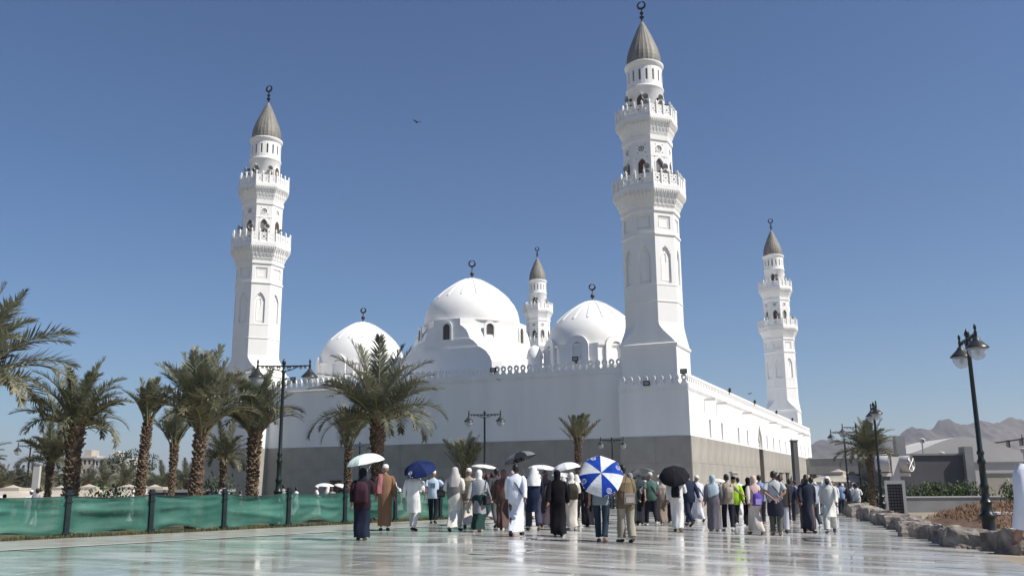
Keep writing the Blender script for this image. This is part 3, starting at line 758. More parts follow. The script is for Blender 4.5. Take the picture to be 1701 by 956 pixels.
m0.location = to_world(-3.6, 3.6); m0.rotation_euler = (0, 0, -AZ); m0['label'] = MN[0][1]
for (x, y), lb in MN[1:]: copy_tree(m0, to_world(x, y), -AZ, label=lb)

# loudspeakers on the balconies
def horn():
    root = thing('loudspeaker', 'x', 'loudspeaker', group='horn loudspeakers on the minaret balconies')
    mb = MB(); prof = [(.30, 0), (.31, .03), (.29, .05), (.20, .16), (.12, .30), (.08, .36)]
    mb.loft([[(r*cos(2*pi*i/14), z, r*sin(2*pi*i/14)) for i in range(14)] for r, z in prof], 0, cap=False)
    mb.loft([[(r*cos(2*pi*i/14), z, r*sin(2*pi*i/14)) for i in range(14)] for r, z in [(.30, 0), (.27, .03), (.18, .14), (.06, .28), (.01, .30)]], 0, cap=False)
    mb.build('horn', M['horn'], root, smooth=True)
    mb = MB(); mb.loft([[(r*cos(2*pi*i/10), z, r*sin(2*pi*i/10)) for i in range(10)] for r, z in [(.10, .34), (.13, .36), (.13, .50), (.05, .53)]]); mb.box((-.03, .1, -.45), (.03, .16, -.2)); mb.build('driver', M['bronze'], root, smooth=True)
    return root
h0 = horn(); first = True
for mi_, ((mx_, my_), _) in enumerate(MN):
    names = ['nearest minaret', 'left minaret', 'far right minaret', 'farthest minaret']
    for lvl, zb, rad in (('lower', 28.7, 2.62), ('upper', 35.6, 2.25)):
        for a, dz in ((-78, 0), (-78, .62), (-38, 0), (-38, .62), (2, .35), (-128, .2), (-128, .8)):
            if mi_ >= 2 and a in (-38, -128): continue
            if lvl == 'upper' and a == 2 and mi_ > 0: continue
            a = radians(a + (3 if lvl == 'upper' else 0)); p = to_world(mx_ + rad*cos(a), my_ + rad*sin(a), zb + dz)
            rz = a - AZ + pi/2
            where = {-78: 'by the front door', -38: 'on the sunlit face', 2: 'at the right edge', -128: 'at the left edge'}[round(math.degrees(a) - (3 if lvl == 'upper' else 0))]
            pos = 'upper' if dz in (.62, .8) else 'lower'
            lab = '%s horn loudspeaker %s, %s balcony, %s' % (pos, where, lvl, names[mi_])
            if first: h0.location = p; h0.rotation_euler = (0, 0, rz); h0['label'] = lab; first = False
            else: copy_tree(h0, p, rz, label=lab)
# floodlights along the parapet
def flood():
    root = thing('floodlight', 'x', 'floodlight', group='floodlights on the mosque parapet')
    mb = MB(); mb.box((-.28, -.1, 0), (.28, .1, .40)); mb.build('housing', M['bronze'], root)
    mb = MB(); mb.box((-.20, -.115, .07), (.20, -.102, .33)); mb.build('lens', M['horn'], root)
    mb = MB(); mb.box((-.04, .1, -.2), (.04, .3, .2)); mb.build('bracket', M['bronze'], root); return root
f0 = flood(); first = True
for x, y, z, rz, lab in ((-18.5, 1.15, 11.5, 0, 'dark floodlight on the main parapet below the central dome'), (-10.3, 1.0, 12.0, 0, 'dark floodlight on the parapet in front of the right dome'), (-3.5, -.15, 9.35, 0, 'dark square floodlight on the right corner block parapet'),
                     (-0.3, -.1, 10.2, 0, 'dark floodlight on the very corner of the right block'), (-30.4, 1.2, 11.6, 0, 'dark floodlight on the parapet beside the big palm crown'), (-41.5, 1.3, 11.9, 0, 'dark floodlight on the parapet left of the left dome'),
                     (.1, 18, 10.2, 1.57, 'dark floodlight nearest on the sunlit right parapet'), (.1, 33, 10.2, 1.57, 'second dark floodlight along the sunlit right parapet'), (.1, 50, 10.2, 1.57, 'third dark floodlight along the sunlit right parapet'), (.1, 66, 10.2, 1.57, 'fourth dark floodlight along the sunlit right parapet')):
    p = to_world(x, y, z)
    if first: f0.location = p; f0.rotation_euler = (0, 0, -AZ + rz); f0['label'] = lab; first = False
    else: copy_tree(f0, p, -AZ + rz, label=lab)

# ================================================================== PALMS
def frond_mesh(name, bend, a0, length, dry=False, N=56, seed=0, mats=None, st0=.17):
    rnd = random.Random(seed); mb = MB(); pts = []; p = Vector((0, 0, 0)); a = a0; n = 14
    for i in range(n + 1):
        pts.append((p.copy(), a)); s = i / n; a += bend / n * (0.35 + 1.3 * s); st = length / n
        p = p + Vector((0, sin(a) * st, cos(a) * st))
    mb.tube([q[0] for q in pts], [.028 * (1 - .85 * i / n) + .004 for i in range(n + 1)], 4, 1)
    for k in range(N):
        s = st0 + (1 - st0) * (k + rnd.random() * .5) / N; x = s * n; i = min(int(x), n - 1); fr = x - i
        c = pts[i][0].lerp(pts[i+1][0], fr); an = pts[i][1]
        T = Vector((0, sin(an), cos(an))); Nn = Vector((0, -cos(an), sin(an)))
        ll = length * (.21 * (sin(pi * min(1, .12 + (s - st0 + .17) / (1.17 - st0) * .86)) ** .55) + .02) * rnd.uniform(.85, 1.12)
        for sd in (-1, 1):
            sp = radians(62 - 34 * s + rnd.uniform(-8, 8)); lift = radians(rnd.uniform(-8, 42))
            side = Vector((sd, 0, 0))
            d = (T * cos(sp) + (side * cos(lift) + Nn * sin(lift)) * sin(sp)).normalized()
            w = (T.cross(d)).cross(d).normalized() * .5 + Nn.cross(d).normalized() * .5
            w = Nn.cross(d).normalized() * (.0125 * length ** .5)
            dr = Vector((0, 0, -1)) * ll * rnd.uniform(.05, .30)
            m1 = c + d * ll * .5 + dr * .25; tp = c + d * ll + dr
            mb.mesh([c - w * .6, c + w * .6, m1 + w, m1 - w, tp], [(0, 1, 2, 3), (3, 2, 4)], 0)
    me = mb.build(name, mats or [M['frond'], M['rachis']])
    return me
FR = {}
def frond_proto(kind, L_):
    key = (kind, L_)
    if key not in FR:
        bend = {'stiff': .35, 'arch': 1.15, 'droop': 1.9, 'broom': .9}[kind]
        o = frond_mesh('frond', bend, 0.0, L_, seed=len(FR), mats=[M['frond'], M['rachis']], st0={'stiff': .34, 'broom': .36, 'arch': .2, 'droop': .17}[kind], N={'stiff': 46, 'broom': 44}.get(kind, 56))
        FR[key] = o.data; bpy.data.objects.remove(o)
    return FR[key]
FRD = {}
def trunk_mesh(h, r, seed, lean):
    rnd = random.Random(seed); mb = MB(); n = 14; rings = []
    for i in range(13):
        s = i / 12; rr = r * (.78 + .10 * sin(s*5 + seed) + .08 * (1 - s)) * (1.0 if s < .9 else .95); cx = lean[0]*s*s*h; cy = lean[1]*s*s*h
        rings.append([(cx + rr*cos(2*pi*k/n)*(1 + rnd.uniform(-.05, .05)), cy + rr*sin(2*pi*k/n), s*h - .6*(1-s)) for k in range(n)])
    mb.loft(rings); return mb
def boss_mesh(h, r, seed, lean):
    rnd = random.Random(seed + 1); mb = MB(); z = -.2; k = 0
    dz = .085; per = 9
    while z < h + .08:
        s = max(0, z / h); rr = r * (.78 + .10 * sin(s*5 + seed) + .08 * (1 - s)); cx = lean[0]*s*s*h; cy = lean[1]*s*s*h
        for j in range(per):
            a = 2*pi*(j + (k % 2) * .5 + rnd.uniform(-.12, .12)) / per
            w = rr * .34 * rnd.uniform(.8, 1.15); ln = .14 * rnd.uniform(.6, 1.5) * (1.2 if s > .75 else 1); out = (.05 + .05 * (s > .72) + rnd.uniform(-.02, .05)) * (.45 + r * 2)
            c = Vector((cx + rr*cos(a), cy + rr*sin(a), z)); ra = Vector((cos(a), sin(a), 0)); t = Vector((-sin(a), cos(a), 0)); up = Vector((0, 0, 1))
            b = c - ra * .04
            top = c + ra * out + up * ln
            mb.mesh([b - t*w, b + t*w, top + t*w*.55, top - t*w*.55, top - ra*.03 + up*.02 + t*w*.4, top - ra*.03 + up*.02 - t*w*.4, b + up*ln*.9 + t*w*.5, b + up*ln*.9 - t*w*.5],
                    [(0, 1, 2, 3), (3, 2, 4, 5), (0, 3, 5, 7), (1, 6, 4, 2), (7, 5, 4, 6)], 0)
        z += dz; k += 1
    return mb
def palm(loc, h, r, style, flen, nf, label, group, seed, lean=(0, 0), rz=0, dry=.2):
    rnd = random.Random(seed)
    x, y = loc; z = gz(x, y)
    root = thing('date_palm', label, 'palm tree', (x, y, z), rz, group); h = h - z
    tr = trunk_mesh(h, r, seed, lean).build('trunk', M['trunk'], root, smooth=True)
    boss_mesh(h, r, seed, lean).build('leaf_bases', M['boss'], root, kind='stuff')
    top = Vector((lean[0]*h, lean[1]*h, h - .05))
    for i in range(nf):
        s = (i + .5) / nf; az = i * 2.39996 + rnd.uniform(-.25, .25)
        if style == 'spread': kind = ('stiff' if s < .15 else 'arch' if s < .7 else 'droop'); tilt = radians(4 + 62 * s ** .9 + rnd.uniform(-6, 6)); L_ = flen
        elif style == 'tied': kind = 'broom' if s > .35 else 'stiff'; tilt = radians(2 + 13 * s + rnd.uniform(-4, 5)); L_ = flen
        elif style == 'broom': kind = 'stiff' if s < .2 else ('broom' if s < .6 else 'droop'); tilt = radians(2 + 26 * s + rnd.uniform(-4, 4)); L_ = flen
        elif style == 'upright': kind = 'stiff'; tilt = radians(3 + 34 * s + rnd.uniform(-4, 4)); L_ = flen
        else: kind = 'arch'; tilt = radians(5 + 60*s); L_ = flen
        me = frond_proto(kind, L_)
        o = bpy.data.objects.new('frond', me); COL.objects.link(o); o.parent = root
        o.location = top + Vector((cos(az) * r * .45, sin(az) * r * .45, -.25 * s))
        o.rotation_euler = (Matrix.Rotation(az - pi/2, 3, 'Z') @ Matrix.Rotation(-tilt, 3, 'X') @ Matrix.Rotation(rnd.uniform(-.5, .5), 3, 'Z')).to_euler()
        sc = rnd.uniform(.82, 1.1); o.scale = (sc, sc, sc)
        if rnd.random() < dry * (2 if s > .7 else .5):
            o.material_slots[0].link = 'OBJECT'; o.material_slots[0].material = M['frond_dry']
    return root
PG = 'date palms in the lawn behind the green net'
palm((-13.5, 22.3), 3.9, .24, 'spread', 2.65, 40, 'nearest date palm, its big spreading fronds reaching in at the left edge', PG, 11)
palm((-12.0, 25.2), 3.05, .23, 'spread', 1.75, 38, 'thick-trunked date palm standing right behind the second dark fence post', PG, 21, (-.02, 0))
palm((-14.6, 36.3), 3.75, .18, 'tied', 1.75, 24, 'slim date palm with a narrow bunched crown against open sky', PG, 31, (.03, 0))
palm((-16.2, 44.0), 3.05, .16, 'tied', 1.95, 18, 'small date palm with thin tied fronds between two larger palms', PG, 41)
palm((-9.6, 28.0), 2.95, .20, 'broom', 2.5, 46, 'tall date palm with a dense broom-shaped crown left of the lamp post', PG, 51, (.03, 0))
palm((-9.15, 32.5), 3.1, .205, 'broom', 2.3, 36, 'date palm whose fronds droop right, just left of the double lamp post', PG, 61, (.0, 0))
palm((-14.2, 45.3), 2.75, .17, 'spread', 1.75, 28, 'low pale date palm in front of the left corner block', PG, 71, dry=.5)
palm((-8.1, 45.3), 3.05, .18, 'tied', 2.3, 20, 'date palm with upright crown partly behind the big central palm', PG, 81)
palm((-4.9, 33.2), 3.65, .24, 'spread', 2.75, 42, 'biggest date palm, wide spreading crown in front of the left dome', PG, 91)
palm((-2.75, 51.8), 1.9, .13, 'upright', 2.2, 20, 'young palm with only a fan of upright fronds before the front wall', PG, 101, dry=.3)
palm((3.65, 51.8), 3.55, .17, 'upright', 1.75, 18, 'palm with a sparse yellowish upright crown before the front wall', PG, 111, dry=.75)
palm((-24.2, 48.3), 2.7, .19, 'spread', 2.1, 36, 'date palm behind and left of the thick-trunked palm', PG, 121, dry=.3)
palm((-27.8, 47.5), 2.3, .2, 'spread', 2.0, 34, 'small date palm at the left edge under the big fronds', PG, 131, dry=.3)
palm((20.6, 53.5), 3.0, .18, 'spread', 2.0, 54, 'bushy date palm behind the right-hand lamp posts', 'date palm right of the mosque', 141, dry=.1)
GP = 'distant palms beyond the canvas shelters'
rp = random.Random(5)
for i, (px, Y) in enumerate([(-5, 95), (22, 110), (50, 98), (75, 118), (165, 100), (200, 92), (232, 112), (262, 98), (300, 108), (345, 115), (140, 125), (185, 130), (285, 130), (12, 130)]):
    X = (px - 845) / 1543 * Y
    palm((X, Y), rp.uniform(.9, 2.0), .28, 'spread', 2.6, 20, 'distant dark palm on the skyline ' + ['at the left edge, below the big fronds', 'just left of the left lamp post', 'behind the left lamp post', 'between lamp post and back palm', 'right of the thick palm trunk', 'below the broadleaf tree', 'behind the slim palm', 'right of the slim palm', 'behind the thin tied palm', 'behind the broom-crowned palm', 'under the beige hotel', 'before the paler hotel', 'behind the dark hut', 'farthest at the left'][i], GP, 200 + i, dry=.1)

# leafy shrubs and a broadleaf tree
def leaf_cloud(mb, c, rad, n, size, rnd, shell=.55):
    for _ in range(n):
        while True:
            v = Vector((rnd.uniform(-1, 1), rnd.uniform(-1, 1), rnd.uniform(-1, 1)))
            if shell < v.length < 1: break
        p = Vector(c) + Vector((v.x*rad[0], v.y*rad[1], v.z*rad[2])); s = size * rnd.uniform(.6, 1.4)
        R = Matrix.Rotation(rnd.uniform(0, 2*pi), 3, 'Z') @ Matrix.Rotation(rnd.uniform(0, pi), 3, 'X')
        mb.mesh([p + R @ Vector(q) for q in ((-s*.4, 0, 0), (0, -s*.7, 0), (s*.4, 0, 0), (0, s, s*.2))], [(0, 1, 2, 3)], 0)
def tree(loc, h, R, seed, label, group=None, name='broadleaf_tree'):
    rnd = random.Random(seed); x, y = loc; z = gz(x, y); root = thing(name, label, 'tree', (x, y, z - .1), 0, group)
    mb = MB(); mb.tube([(0, 0, 0), (.1, 0, h*.3), (.05, .05, h*.55)], [.16, .13, .09], 8)
    for k in range(6):
        a = k * 1.05 + rnd.random(); mb.tube([(.05, .02, h*.45), (cos(a)*R*.4, sin(a)*R*.4, h*.65), (cos(a)*R*.75, sin(a)*R*.75, h*.8)], [.07, .05, .02], 6)
    mb.build('trunk', M['trunk'], root)
    mb = MB()
    for k in range(16):
        a = rnd.uniform(0, 2*pi); q = R * rnd.uniform(.1, .85); leaf_cloud(mb, (cos(a)*q, sin(a)*q, h * rnd.uniform(.62, 1.0)), (R*.34, R*.34, h*.10), 170, .17, rnd, .2)
    mb.build('crown', M['leaf_dark'], root, kind='stuff'); return root
tree((-49.5, 118), 6.8, 3.4, 3, 'round-crowned broadleaf tree on the horizon between palms')
tree((-36, 112), 4.2, 2.8, 4, 'low broadleaf tree with a flat crown right of the slim palm', )
def hedge(name, pts, w, h, z0, seed, label, n=900, size=.12, m='leaf'):
    rnd = random.Random(seed); mb = MB(); L = len(pts)
    for i in range(L * 10):
        t = i / (L*10 - 1) * (L - 1); k = min(int(t), L - 2); f = t - k; x = pts[k][0] + (pts[k+1][0]-pts[k][0])*f; y = pts[k][1] + (pts[k+1][1]-pts[k][1])*f
        leaf_cloud(mb, (x + rnd.uniform(-w*.3, w*.3), y + rnd.uniform(-w*.3, w*.3), gz(x, y) + z0 + h*.5 + rnd.uniform(-.1, .15)*h), (w*.5, w*.5, h*.5), n // 10, size, rnd, .3)
    o = mb.build(name, M[m]); o.location = (0, 0, 0); tag(o, label, 'hedge'); return o
hedge('hedge', [(24.2, 56.5), (26, 56.4), (28.3, 56.2)], 1.2, 1.25, .45, 5, 'clipped green hedge above the low white wall', 800, .11)
hedge('shrub', [(21.6, 57.2), (22.8, 57)], 1.4, 1.5, .1, 6, 'dark green shrubs below the bushy palm on the right', 700, .12, 'leaf_dark')
hedge('shrub', [(28.4, 53.6), (29.4, 53.2), (31, 53)], .9, 1.1, .5, 7, 'grey-green bushes behind the wall near the big lamp post', 500, .11)
hedge('shrub', [(-20, 44), (-19.3, 45.5)], 1.4, 1.8, 0, 8, 'pale green bush beside the thick palm trunk', 600, .11)
hedge('shrub', [(-15.5, 47), (-14.8, 48)], 1.0, 2.2, 0, 9, 'thin shrub between the two middle palms', 400, .10)
hedge('tree_belt', [(-95, 140), (-70, 138), (-50, 142), (-36, 138), (-30, 140)], 7, 3.6, 0, 10, 'dark belt of trees along the left horizon', 3000, .5, 'leaf_dark')['kind'] = 'stuff'

# grass tufts along the fence foot
rnd = random.Random(17); mb = MB()
for i in range(9000):
    k = rnd.uniform(-4.5, 7.2); off = rnd.gauss(.08, .16) ; 
    if off > .3 or off < -.6: continue
    p = fpt(k, off); z = gz(p.x, p.y) - .01; hh = rnd.uniform(.05, .15); a = rnd.uniform(0, 2*pi); w = .012
    mb.mesh([(p.x - w*cos(a), p.y - w*sin(a), z), (p.x + w*cos(a), p.y + w*sin(a), z), (p.x + rnd.uniform(-.05, .05), p.y + rnd.uniform(-.05, .05), z + hh)], [(0, 1, 2)])
gt = mb.build('grass', M['blade'], kind='stuff'); tag(gt, 'short dry green grass growing along the foot of the net fence', 'grass')

# ================================================================== GREEN NET FENCE
fence = thing('net_fence', 'low barrier of green netting stretched between dark posts beside the paving', 'fence', tuple(fpt(-5)), 0)
fl = fpt(-5)
postm = None
for k in range(-5, 9):
    p = fpt(k) - fl; z = gz(fpt(k).x, fpt(k).y)
    if postm is None:
        mb = MB(); mb.box((-.06, -.06, -.1), (.06, .06, 1.05)); mb.box((-.09, -.09, 0), (.09, .09, .14)); mb.box((-.09, -.09, 1.05), (.09, .09, 1.10)); mb.box((-.055, -.055, 1.10), (.055, .055, 1.17)); mb.box((-.085,-.085,.86),(.085,.085,.89))
        postm = mb.build('post', M['post'], fence); q = postm
    else: q = link_copy(postm, fence)
    q.location = (p.x, p.y, z); q.rotation_euler = (random.gauss(0, .012), random.gauss(0, .012), math.atan2(FD.y, FD.x))
for k in range(-5, 8):
    a = fpt(k); b = fpt(k + 1); n = 44; m = 18; mb = MB(); rn = random.Random(k + 50); sag = rn.uniform(.03, .08); lift = rn.uniform(.02, .10); lc = rn.uniform(.3, .7); ph = rn.uniform(0, 6)
    nr = Vector((0.78, -0.625, 0))
    for j in range(m + 1):
        v = j / m
        for i in range(n + 1):
            u = i / n; p = a.lerp(b, .03 + .94 * u)
            zt = 1.01 - sag * 4*u*(1-u); zb = .10 + lift * math.exp(-((u - lc) / .25) ** 2) * 1.3 + .02 * sin(u*9 + ph)
            z = zb + (zt - zb) * v; e = min(1, 8*u*(1-u))
            fd = lambda a_, b_, w_: exp(-(((v - a_ - b_*(u - .5)) / w_) ** 2))
            dsp = (.12 * noise.noise(Vector((u*1.3 + k*7, v*2.2, ph))) + .05 * fd(.30 + .25*sin(ph), .35*cos(ph*3), .10) + .04 * fd(.62 + .1*cos(ph), -.25*sin(ph*2), .07) - .03 * fd(.88, .1*sin(ph), .05) + .02 * noise.noise(Vector((u*4 + k*3, v*7, ph)))) * e
            mb.v.append((p.x + nr.x*dsp - fl.x, p.y + nr.y*dsp - fl.y, gz(p.x, p.y) + z))
    for j in range(m):
        for i in range(n): mb.f.append((j*(n+1)+i, j*(n+1)+i+1, (j+1)*(n+1)+i+1, (j+1)*(n+1)+i)); mb.m.append(0)
    mb.build('net_panel', M['net'], fence, smooth=True)
    mb = MB(); mb.tube([(lambda q, u: (q.x - fl.x, q.y - fl.y, gz(q.x, q.y) + 1.015 - sag*4*u*(1-u)))(a.lerp(b, .02 + .96*i/12), i/12) for i in range(13)], .013, 5); mb.build('top_cord', M['post'], fence)

# ================================================================== LAMP POSTS
def lamp():
    root = thing('lamp_post', 'x', 'lamp post', group='black double-lantern lamp posts')
    mb = MB(); P = [(.24, -.15), (.24, .05), (.20, .10), (.17, .16), (.19, .22), (.19, .30), (.155, .34), (.15, .62), (.165, .66), (.20, .70), (.20, .75), (.14, .80), (.12, .98), (.14, 1.02), (.15, 1.06), (.10, 1.12), (.085, 1.35), (.11, 1.38), (.11, 1.44), (.078, 1.50), (.075, 1.95), (.10, 1.98), (.10, 2.04), (.07, 2.10), (.068, 2.18), (.09, 2.21), (.09, 2.25), (.062, 2.3), (.048, 4.85), (.07, 4.88), (.07, 4.93), (.045, 4.96), (.04, 5.12), (.06, 5.15), (.07, 5.21), (.04, 5.27), (.02, 5.32), (.001, 5.34)]
    mb.lathe(P, 16); mb.build('pole', M['iron'], root, smooth=True)
    arm = None
    for sd in (1, -1):
        mb = MB(); mb.tube([(.03, 0, 5.08), (.45, 0, 5.09), (.86, 0, 5.10)], [.028, .022, .02], 6)
        mb.tube([(.03, 0, 4.92), (.25, 0, 4.96), (.45, 0, 5.05), (.5, 0, 5.09)], .016, 5)
        for cx, cz, r0, tn in ((.17, 5.02, .065, 1.5), (.36, 5.04, .05, 1.5), (.56, 5.03, .05, 1.5), (.70, 5.045, .04, 1.4)):
            pts = [(cx + r0*(1-.55*t/16)*cos(2*pi*tn*t/16), 0, cz + r0*(1-.55*t/16)*sin(2*pi*tn*t/16)) for t in range(17)]
            mb.tube(pts, .012, 4)
        mb.lathe([(.015, 4.98), (.035, 5.02), (.04, 5.12), (.02, 5.16), (.035, 5.2), (.035, 5.26), (.01, 5.32), (.001, 5.33)], 8, 0, (.86, 0, 0))
        q = mb.build('arm', M['iron'], root, smooth=True); q.rotation_euler = (0, 0, 0 if sd > 0 else pi)
        mb = MB(); mb.lathe([(.03, 5.0), (.07, 4.97), (.09, 4.92), (.15, 4.86), (.215, 4.79), (.265, 4.745), (.275, 4.72), (.268, 4.715), (.20, 4.73), (.02, 4.76)], 20, 0, (.86*sd, 0, 0)); c = mb.build('lantern_cap', M['ironcap'], root, smooth=True)
        mb = MB(); mb.lathe([(.225, 4.735), (.222, 4.68), (.205, 4.60), (.17, 4.52), (.11, 4.455), (.05, 4.43), (.001, 4.425)], 20, 0, (.86*sd, 0, 0), cap=False); mb.build('lantern_bowl', M['glass'], c, smooth=True)
        mb = MB(); mb.lathe([(.03, 4.75), (.05, 4.70), (.05, 4.58), (.02, 4.54)], 8, 0, (.86*sd, 0, 0)); mb.build('bulb', M['offwhite'], c, smooth=True)
    return root
l0 = lamp()
LP = [((-7.54, 29.77), 0.0, 'tall black double lamp post behind the net, left of the big central palm'), ((-33.0, 62.9), 0.0, 'black double lamp post at the far left among palms'), ((-1.54, 49.5), -.05, 'black double lamp post standing before the middle of the front wall'),
      ((-11.7, 70.2), -.3, 'small black lamp post half hidden behind the big central palm'), ((6.6, 61.5), 0.0, 'black double lamp post close to the mosque above the blue umbrella'), ((11.54, 22.8), radians(-104), 'nearest black lamp post rising from the rocks at the right'),
      ((16.66, 42.2), radians(-104), 'black lamp post with lanterns nearly in line, second along the rock row'), ((21.3, 57.0), 0.05, 'black double lamp post in front of the bushy palm'), ((22.6, 62.8), -.1, 'farthest black double lamp post beside the bushy palm'), ((40.9, 73), 0.5, 'lamp post by the white building at the right edge')]
for i, ((x, y), rz, lab) in enumerate(LP):
    p = (x, y, gz(x, y)); sc = .88 if i == 4 else 1
    if i == 0: l0.location = p; l0.rotation_euler = (0, 0, rz); l0['label'] = lab
    else: copy_tree(l0, p, rz, scale=(sc, sc, sc), label=lab)

# ================================================================== RIGHT SIDE
def rock(name, sx, sy, sz, seed, material):
    bm = bmesh.new(); bmesh.ops.create_cube(bm, size=1.0); bmesh.ops.subdivide_edges(bm, edges=bm.edges[:], cuts=7, use_grid_fill=True)
    rn = random.Random(seed); off = Vector((seed * 3.1, seed * 1.7, 0))
    cuts = [(Vector((rn.uniform(-1, 1), rn.uniform(-1, 1), rn.uniform(-.3, .9))).normalized(), rn.uniform(.50, .66)) for _ in range(8)] + [(Vector((rn.uniform(-.25, .25), rn.uniform(-.25, .25), 1)).normalized(), rn.uniform(.36, .46))]
    for v in bm.verts:
        c = v.co
        for nrm, d in cuts:
            k = c.dot(nrm)
            if k > d: c -= nrm * (k - d)
        c += Vector((noise.noise(c * 3 + off), noise.noise(c * 3 - off), noise.noise(c * 3.3 + off * 2))) * .07 + c.normalized() * .035 * noise.noise(c * 9 + off)
        v.co = Vector((c.x * sx, c.y * sy, (c.z + .47) * sz))
    me = bpy.data.meshes.new(name); bm.to_mesh(me); bm.free(); me.materials.append(material)
    o = bpy.data.objects.new(name, me); COL.objects.link(o); return o
RG = 'rough stone blocks edging the paving'
RK = [  # x, y, sx, sy, sz, rz, label
 (11.35, 19.3, .7, .8, .70, .2, 'rough grey block nearest the white sleeve, last of the rock row'), (10.95, 20.5, .68, .7, .68, .5, 'upright smooth-faced stone block beside the base of the big lamp post'),
 (11.0, 21.5, .45, .5, .62, 1.1, 'narrow stone block wedged beside the upright block'), (10.75, 22.4, 1.08, .8, .64, .1, 'largest pale grey boulder of the row, with a ragged top'),
 (10.95, 23.7, .55, .6, .55, .8, 'small stone behind the largest boulder'), (11.3, 24.8, .6, .7, .58, .3, 'squarish stone block left of the largest boulder'),
 (11.55, 26.1, .7, .7, .6, 1.3, 'dark-shaded block with a slanting face'), (11.8, 27.3, 1.2, .8, .62, .2, 'wide pale block halfway along the rock row'),
 (12.45, 29.0, .6, .7, .62, .9, 'tilted block in the middle of the rock row'), (12.9, 30.5, .7, .8, .6, .4, 'rounded block in the middle of the rock row'),
 (13.4, 32.2, .9, .8, .62, 1.0, 'broad block before the information board'), (13.9, 34.1, .85, .8, .62, .2, 'block at the foot of the second lamp post'),
 (14.5, 36.2, .9, .9, .65, .7, 'block just past the second lamp post'), (15.2, 38.6, 1.0, .9, .7, .1, 'grey block beyond the second lamp post'),
 (15.9, 41.2, 1.0, 1.0, .72, .5, 'tall block near the far end of the rock row'), (16.7, 44.0, 1.1, .9, .78, 1.2, 'block near the white sign, far part of the row'),
 (17.5, 47.2, 1.2, 1.0, .8, .3, 'big distant block of the rock row'), (18.5, 50.6, 1.2, 1.0, .85, .8, 'penultimate distant block of the rock row'), (19.5, 54.4, 1.3, 1.1, .9, .2, 'farthest block of the rock row, behind the walkers')]
for i, (x, y, sx, sy, sz, rz, lab) in enumerate(RK):
    o = rock('stone_block', sx * .95, sy, sz * .88, i + 1, M['rock']); o.location = (x, y, gz(x, y) - .05); o.rotation_euler = (0, 0, rz - .4); tag(o, lab, 'stone block', RG)
for i, (x, y, s) in enumerate([(12.6, 28.9, .35), (13.2, 31.2, .3), (11.9, 23.1, .5), (12.3, 24.3, .45), (13.8, 33.4, .4), (15.9, 39.4, .5), (16.6, 42.6, .5), (10.5, 21.65, .16), (10.3, 21.9, .12)]):
    o = rock('rubble_stone', s, s * .8, s * .6, i + 40, M['rock']); o.location = (x, y, gz(x, y) - .02); tag(o, ['flat shard of stone lying on the rock row', 'small rubble stone at the foot of the rock row'][i > 6] + ' ' + ['behind the wide pale block', 'by the tilted block', 'behind the largest boulder', 'right of the squarish block', 'before the second lamp post', 'beyond the second lamp post', 'near the far end', 'below the largest boulder', 'beside its tiny twin'][i], 'stone')
# earth mound with dry brush
mb = MB(); n = 40; m = 24
for j in range(m + 1):
    for i in range(n + 1):
        x = 12.2 + i / n * 11; y = 24.5 + j / m * 13; xx = x + (y - 24) * .25
        e = max(0, 1 - ((i/n - .5)*2)**4) * max(0, 1 - ((j/m - .5)*2)**4)
        h = e * (.88 + .25 * noise.noise(Vector((x*.5, y*.4, 1))) + .22 * abs(noise.noise(Vector((x*1.7, y*1.6, 3)))) + .1 * noise.noise(Vector((x*5, y*5, 3))))
        mb.v.append((xx, y, gz(xx, y) - .02 + max(0, h)))
for j in range(m):
    for i in range(n): mb.f.append((j*(n+1)+i, j*(n+1)+i+1, (j+1)*(n+1)+i+1, (j+1)*(n+1)+i)); mb.m.append(0)
mb.build('earth_mound', M['dry'], smooth=True, kind='structure')
rnd = random.Random(23); mb = MB()
for i in range(16000):
    x = rnd.uniform(12.9, 22.0); y = rnd.uniform(24.9, 36.6); xx = x + (y - 24) * .25; e_ = max(0, 1 - ((( (x - 12.2)/11) - .5)*2)**4) * max(0, 1 - ((((y - 24.5)/13) - .5)*2)**4); z = gz(xx, y) + e_ * (.80 + rnd.uniform(0, .25)) + .02
    a = rnd.uniform(0, 2*pi); l = rnd.uniform(.06, .24); e = rnd.uniform(.0, 1.2); d = Vector((cos(a)*cos(e), sin(a)*cos(e), sin(e))) * l; w = Vector((-sin(a), cos(a), 0)) * rnd.uniform(.005, .016)
    p = Vector((xx, y, z)); mb.mesh([p - w, p + w, p + d * .6 + w * .7 + Vector((0, 0, .03)), p + d * .6 - w * .7 + Vector((0, 0, .03)), p + d], [(0, 1, 2, 3), (3, 2, 4)])
br = mb.build('dry_brush', M['dry'], kind='stuff'); tag(br, 'reddish brown dry brush and debris heaped behind the rock row', 'dry brush')
# utility box in the brush
t = thing('utility_box', 'grey metal box on legs standing in the dry brush', 'box', (14.9, 28.6, gz(15, 28) + .05), .3)
mb = MB(); mb.box((-.35, -.25, .1), (.35, .25, .62)); mb.build('cabinet', M['conc'], t)
mb = MB(); mb.box((-.48, -.34, .62), (.48, .34, .68)); mb.build('top', M['offwhite'], t)
# low wall
t = thing('low_wall', 'long low pale grey wall with a light coping behind the brush', 'wall', (22.6, 55.6, gz(22, 55) - .1), -.06)
mb = MB(); mb.box((0, 0, 0), (24, .3, .92)); mb.build('wall_body', M['conc'], t)
mb = MB(); mb.box((-.05, -.05, .92), (24.05, .35, .99)); mb.build('coping', M['offwhite'], t)
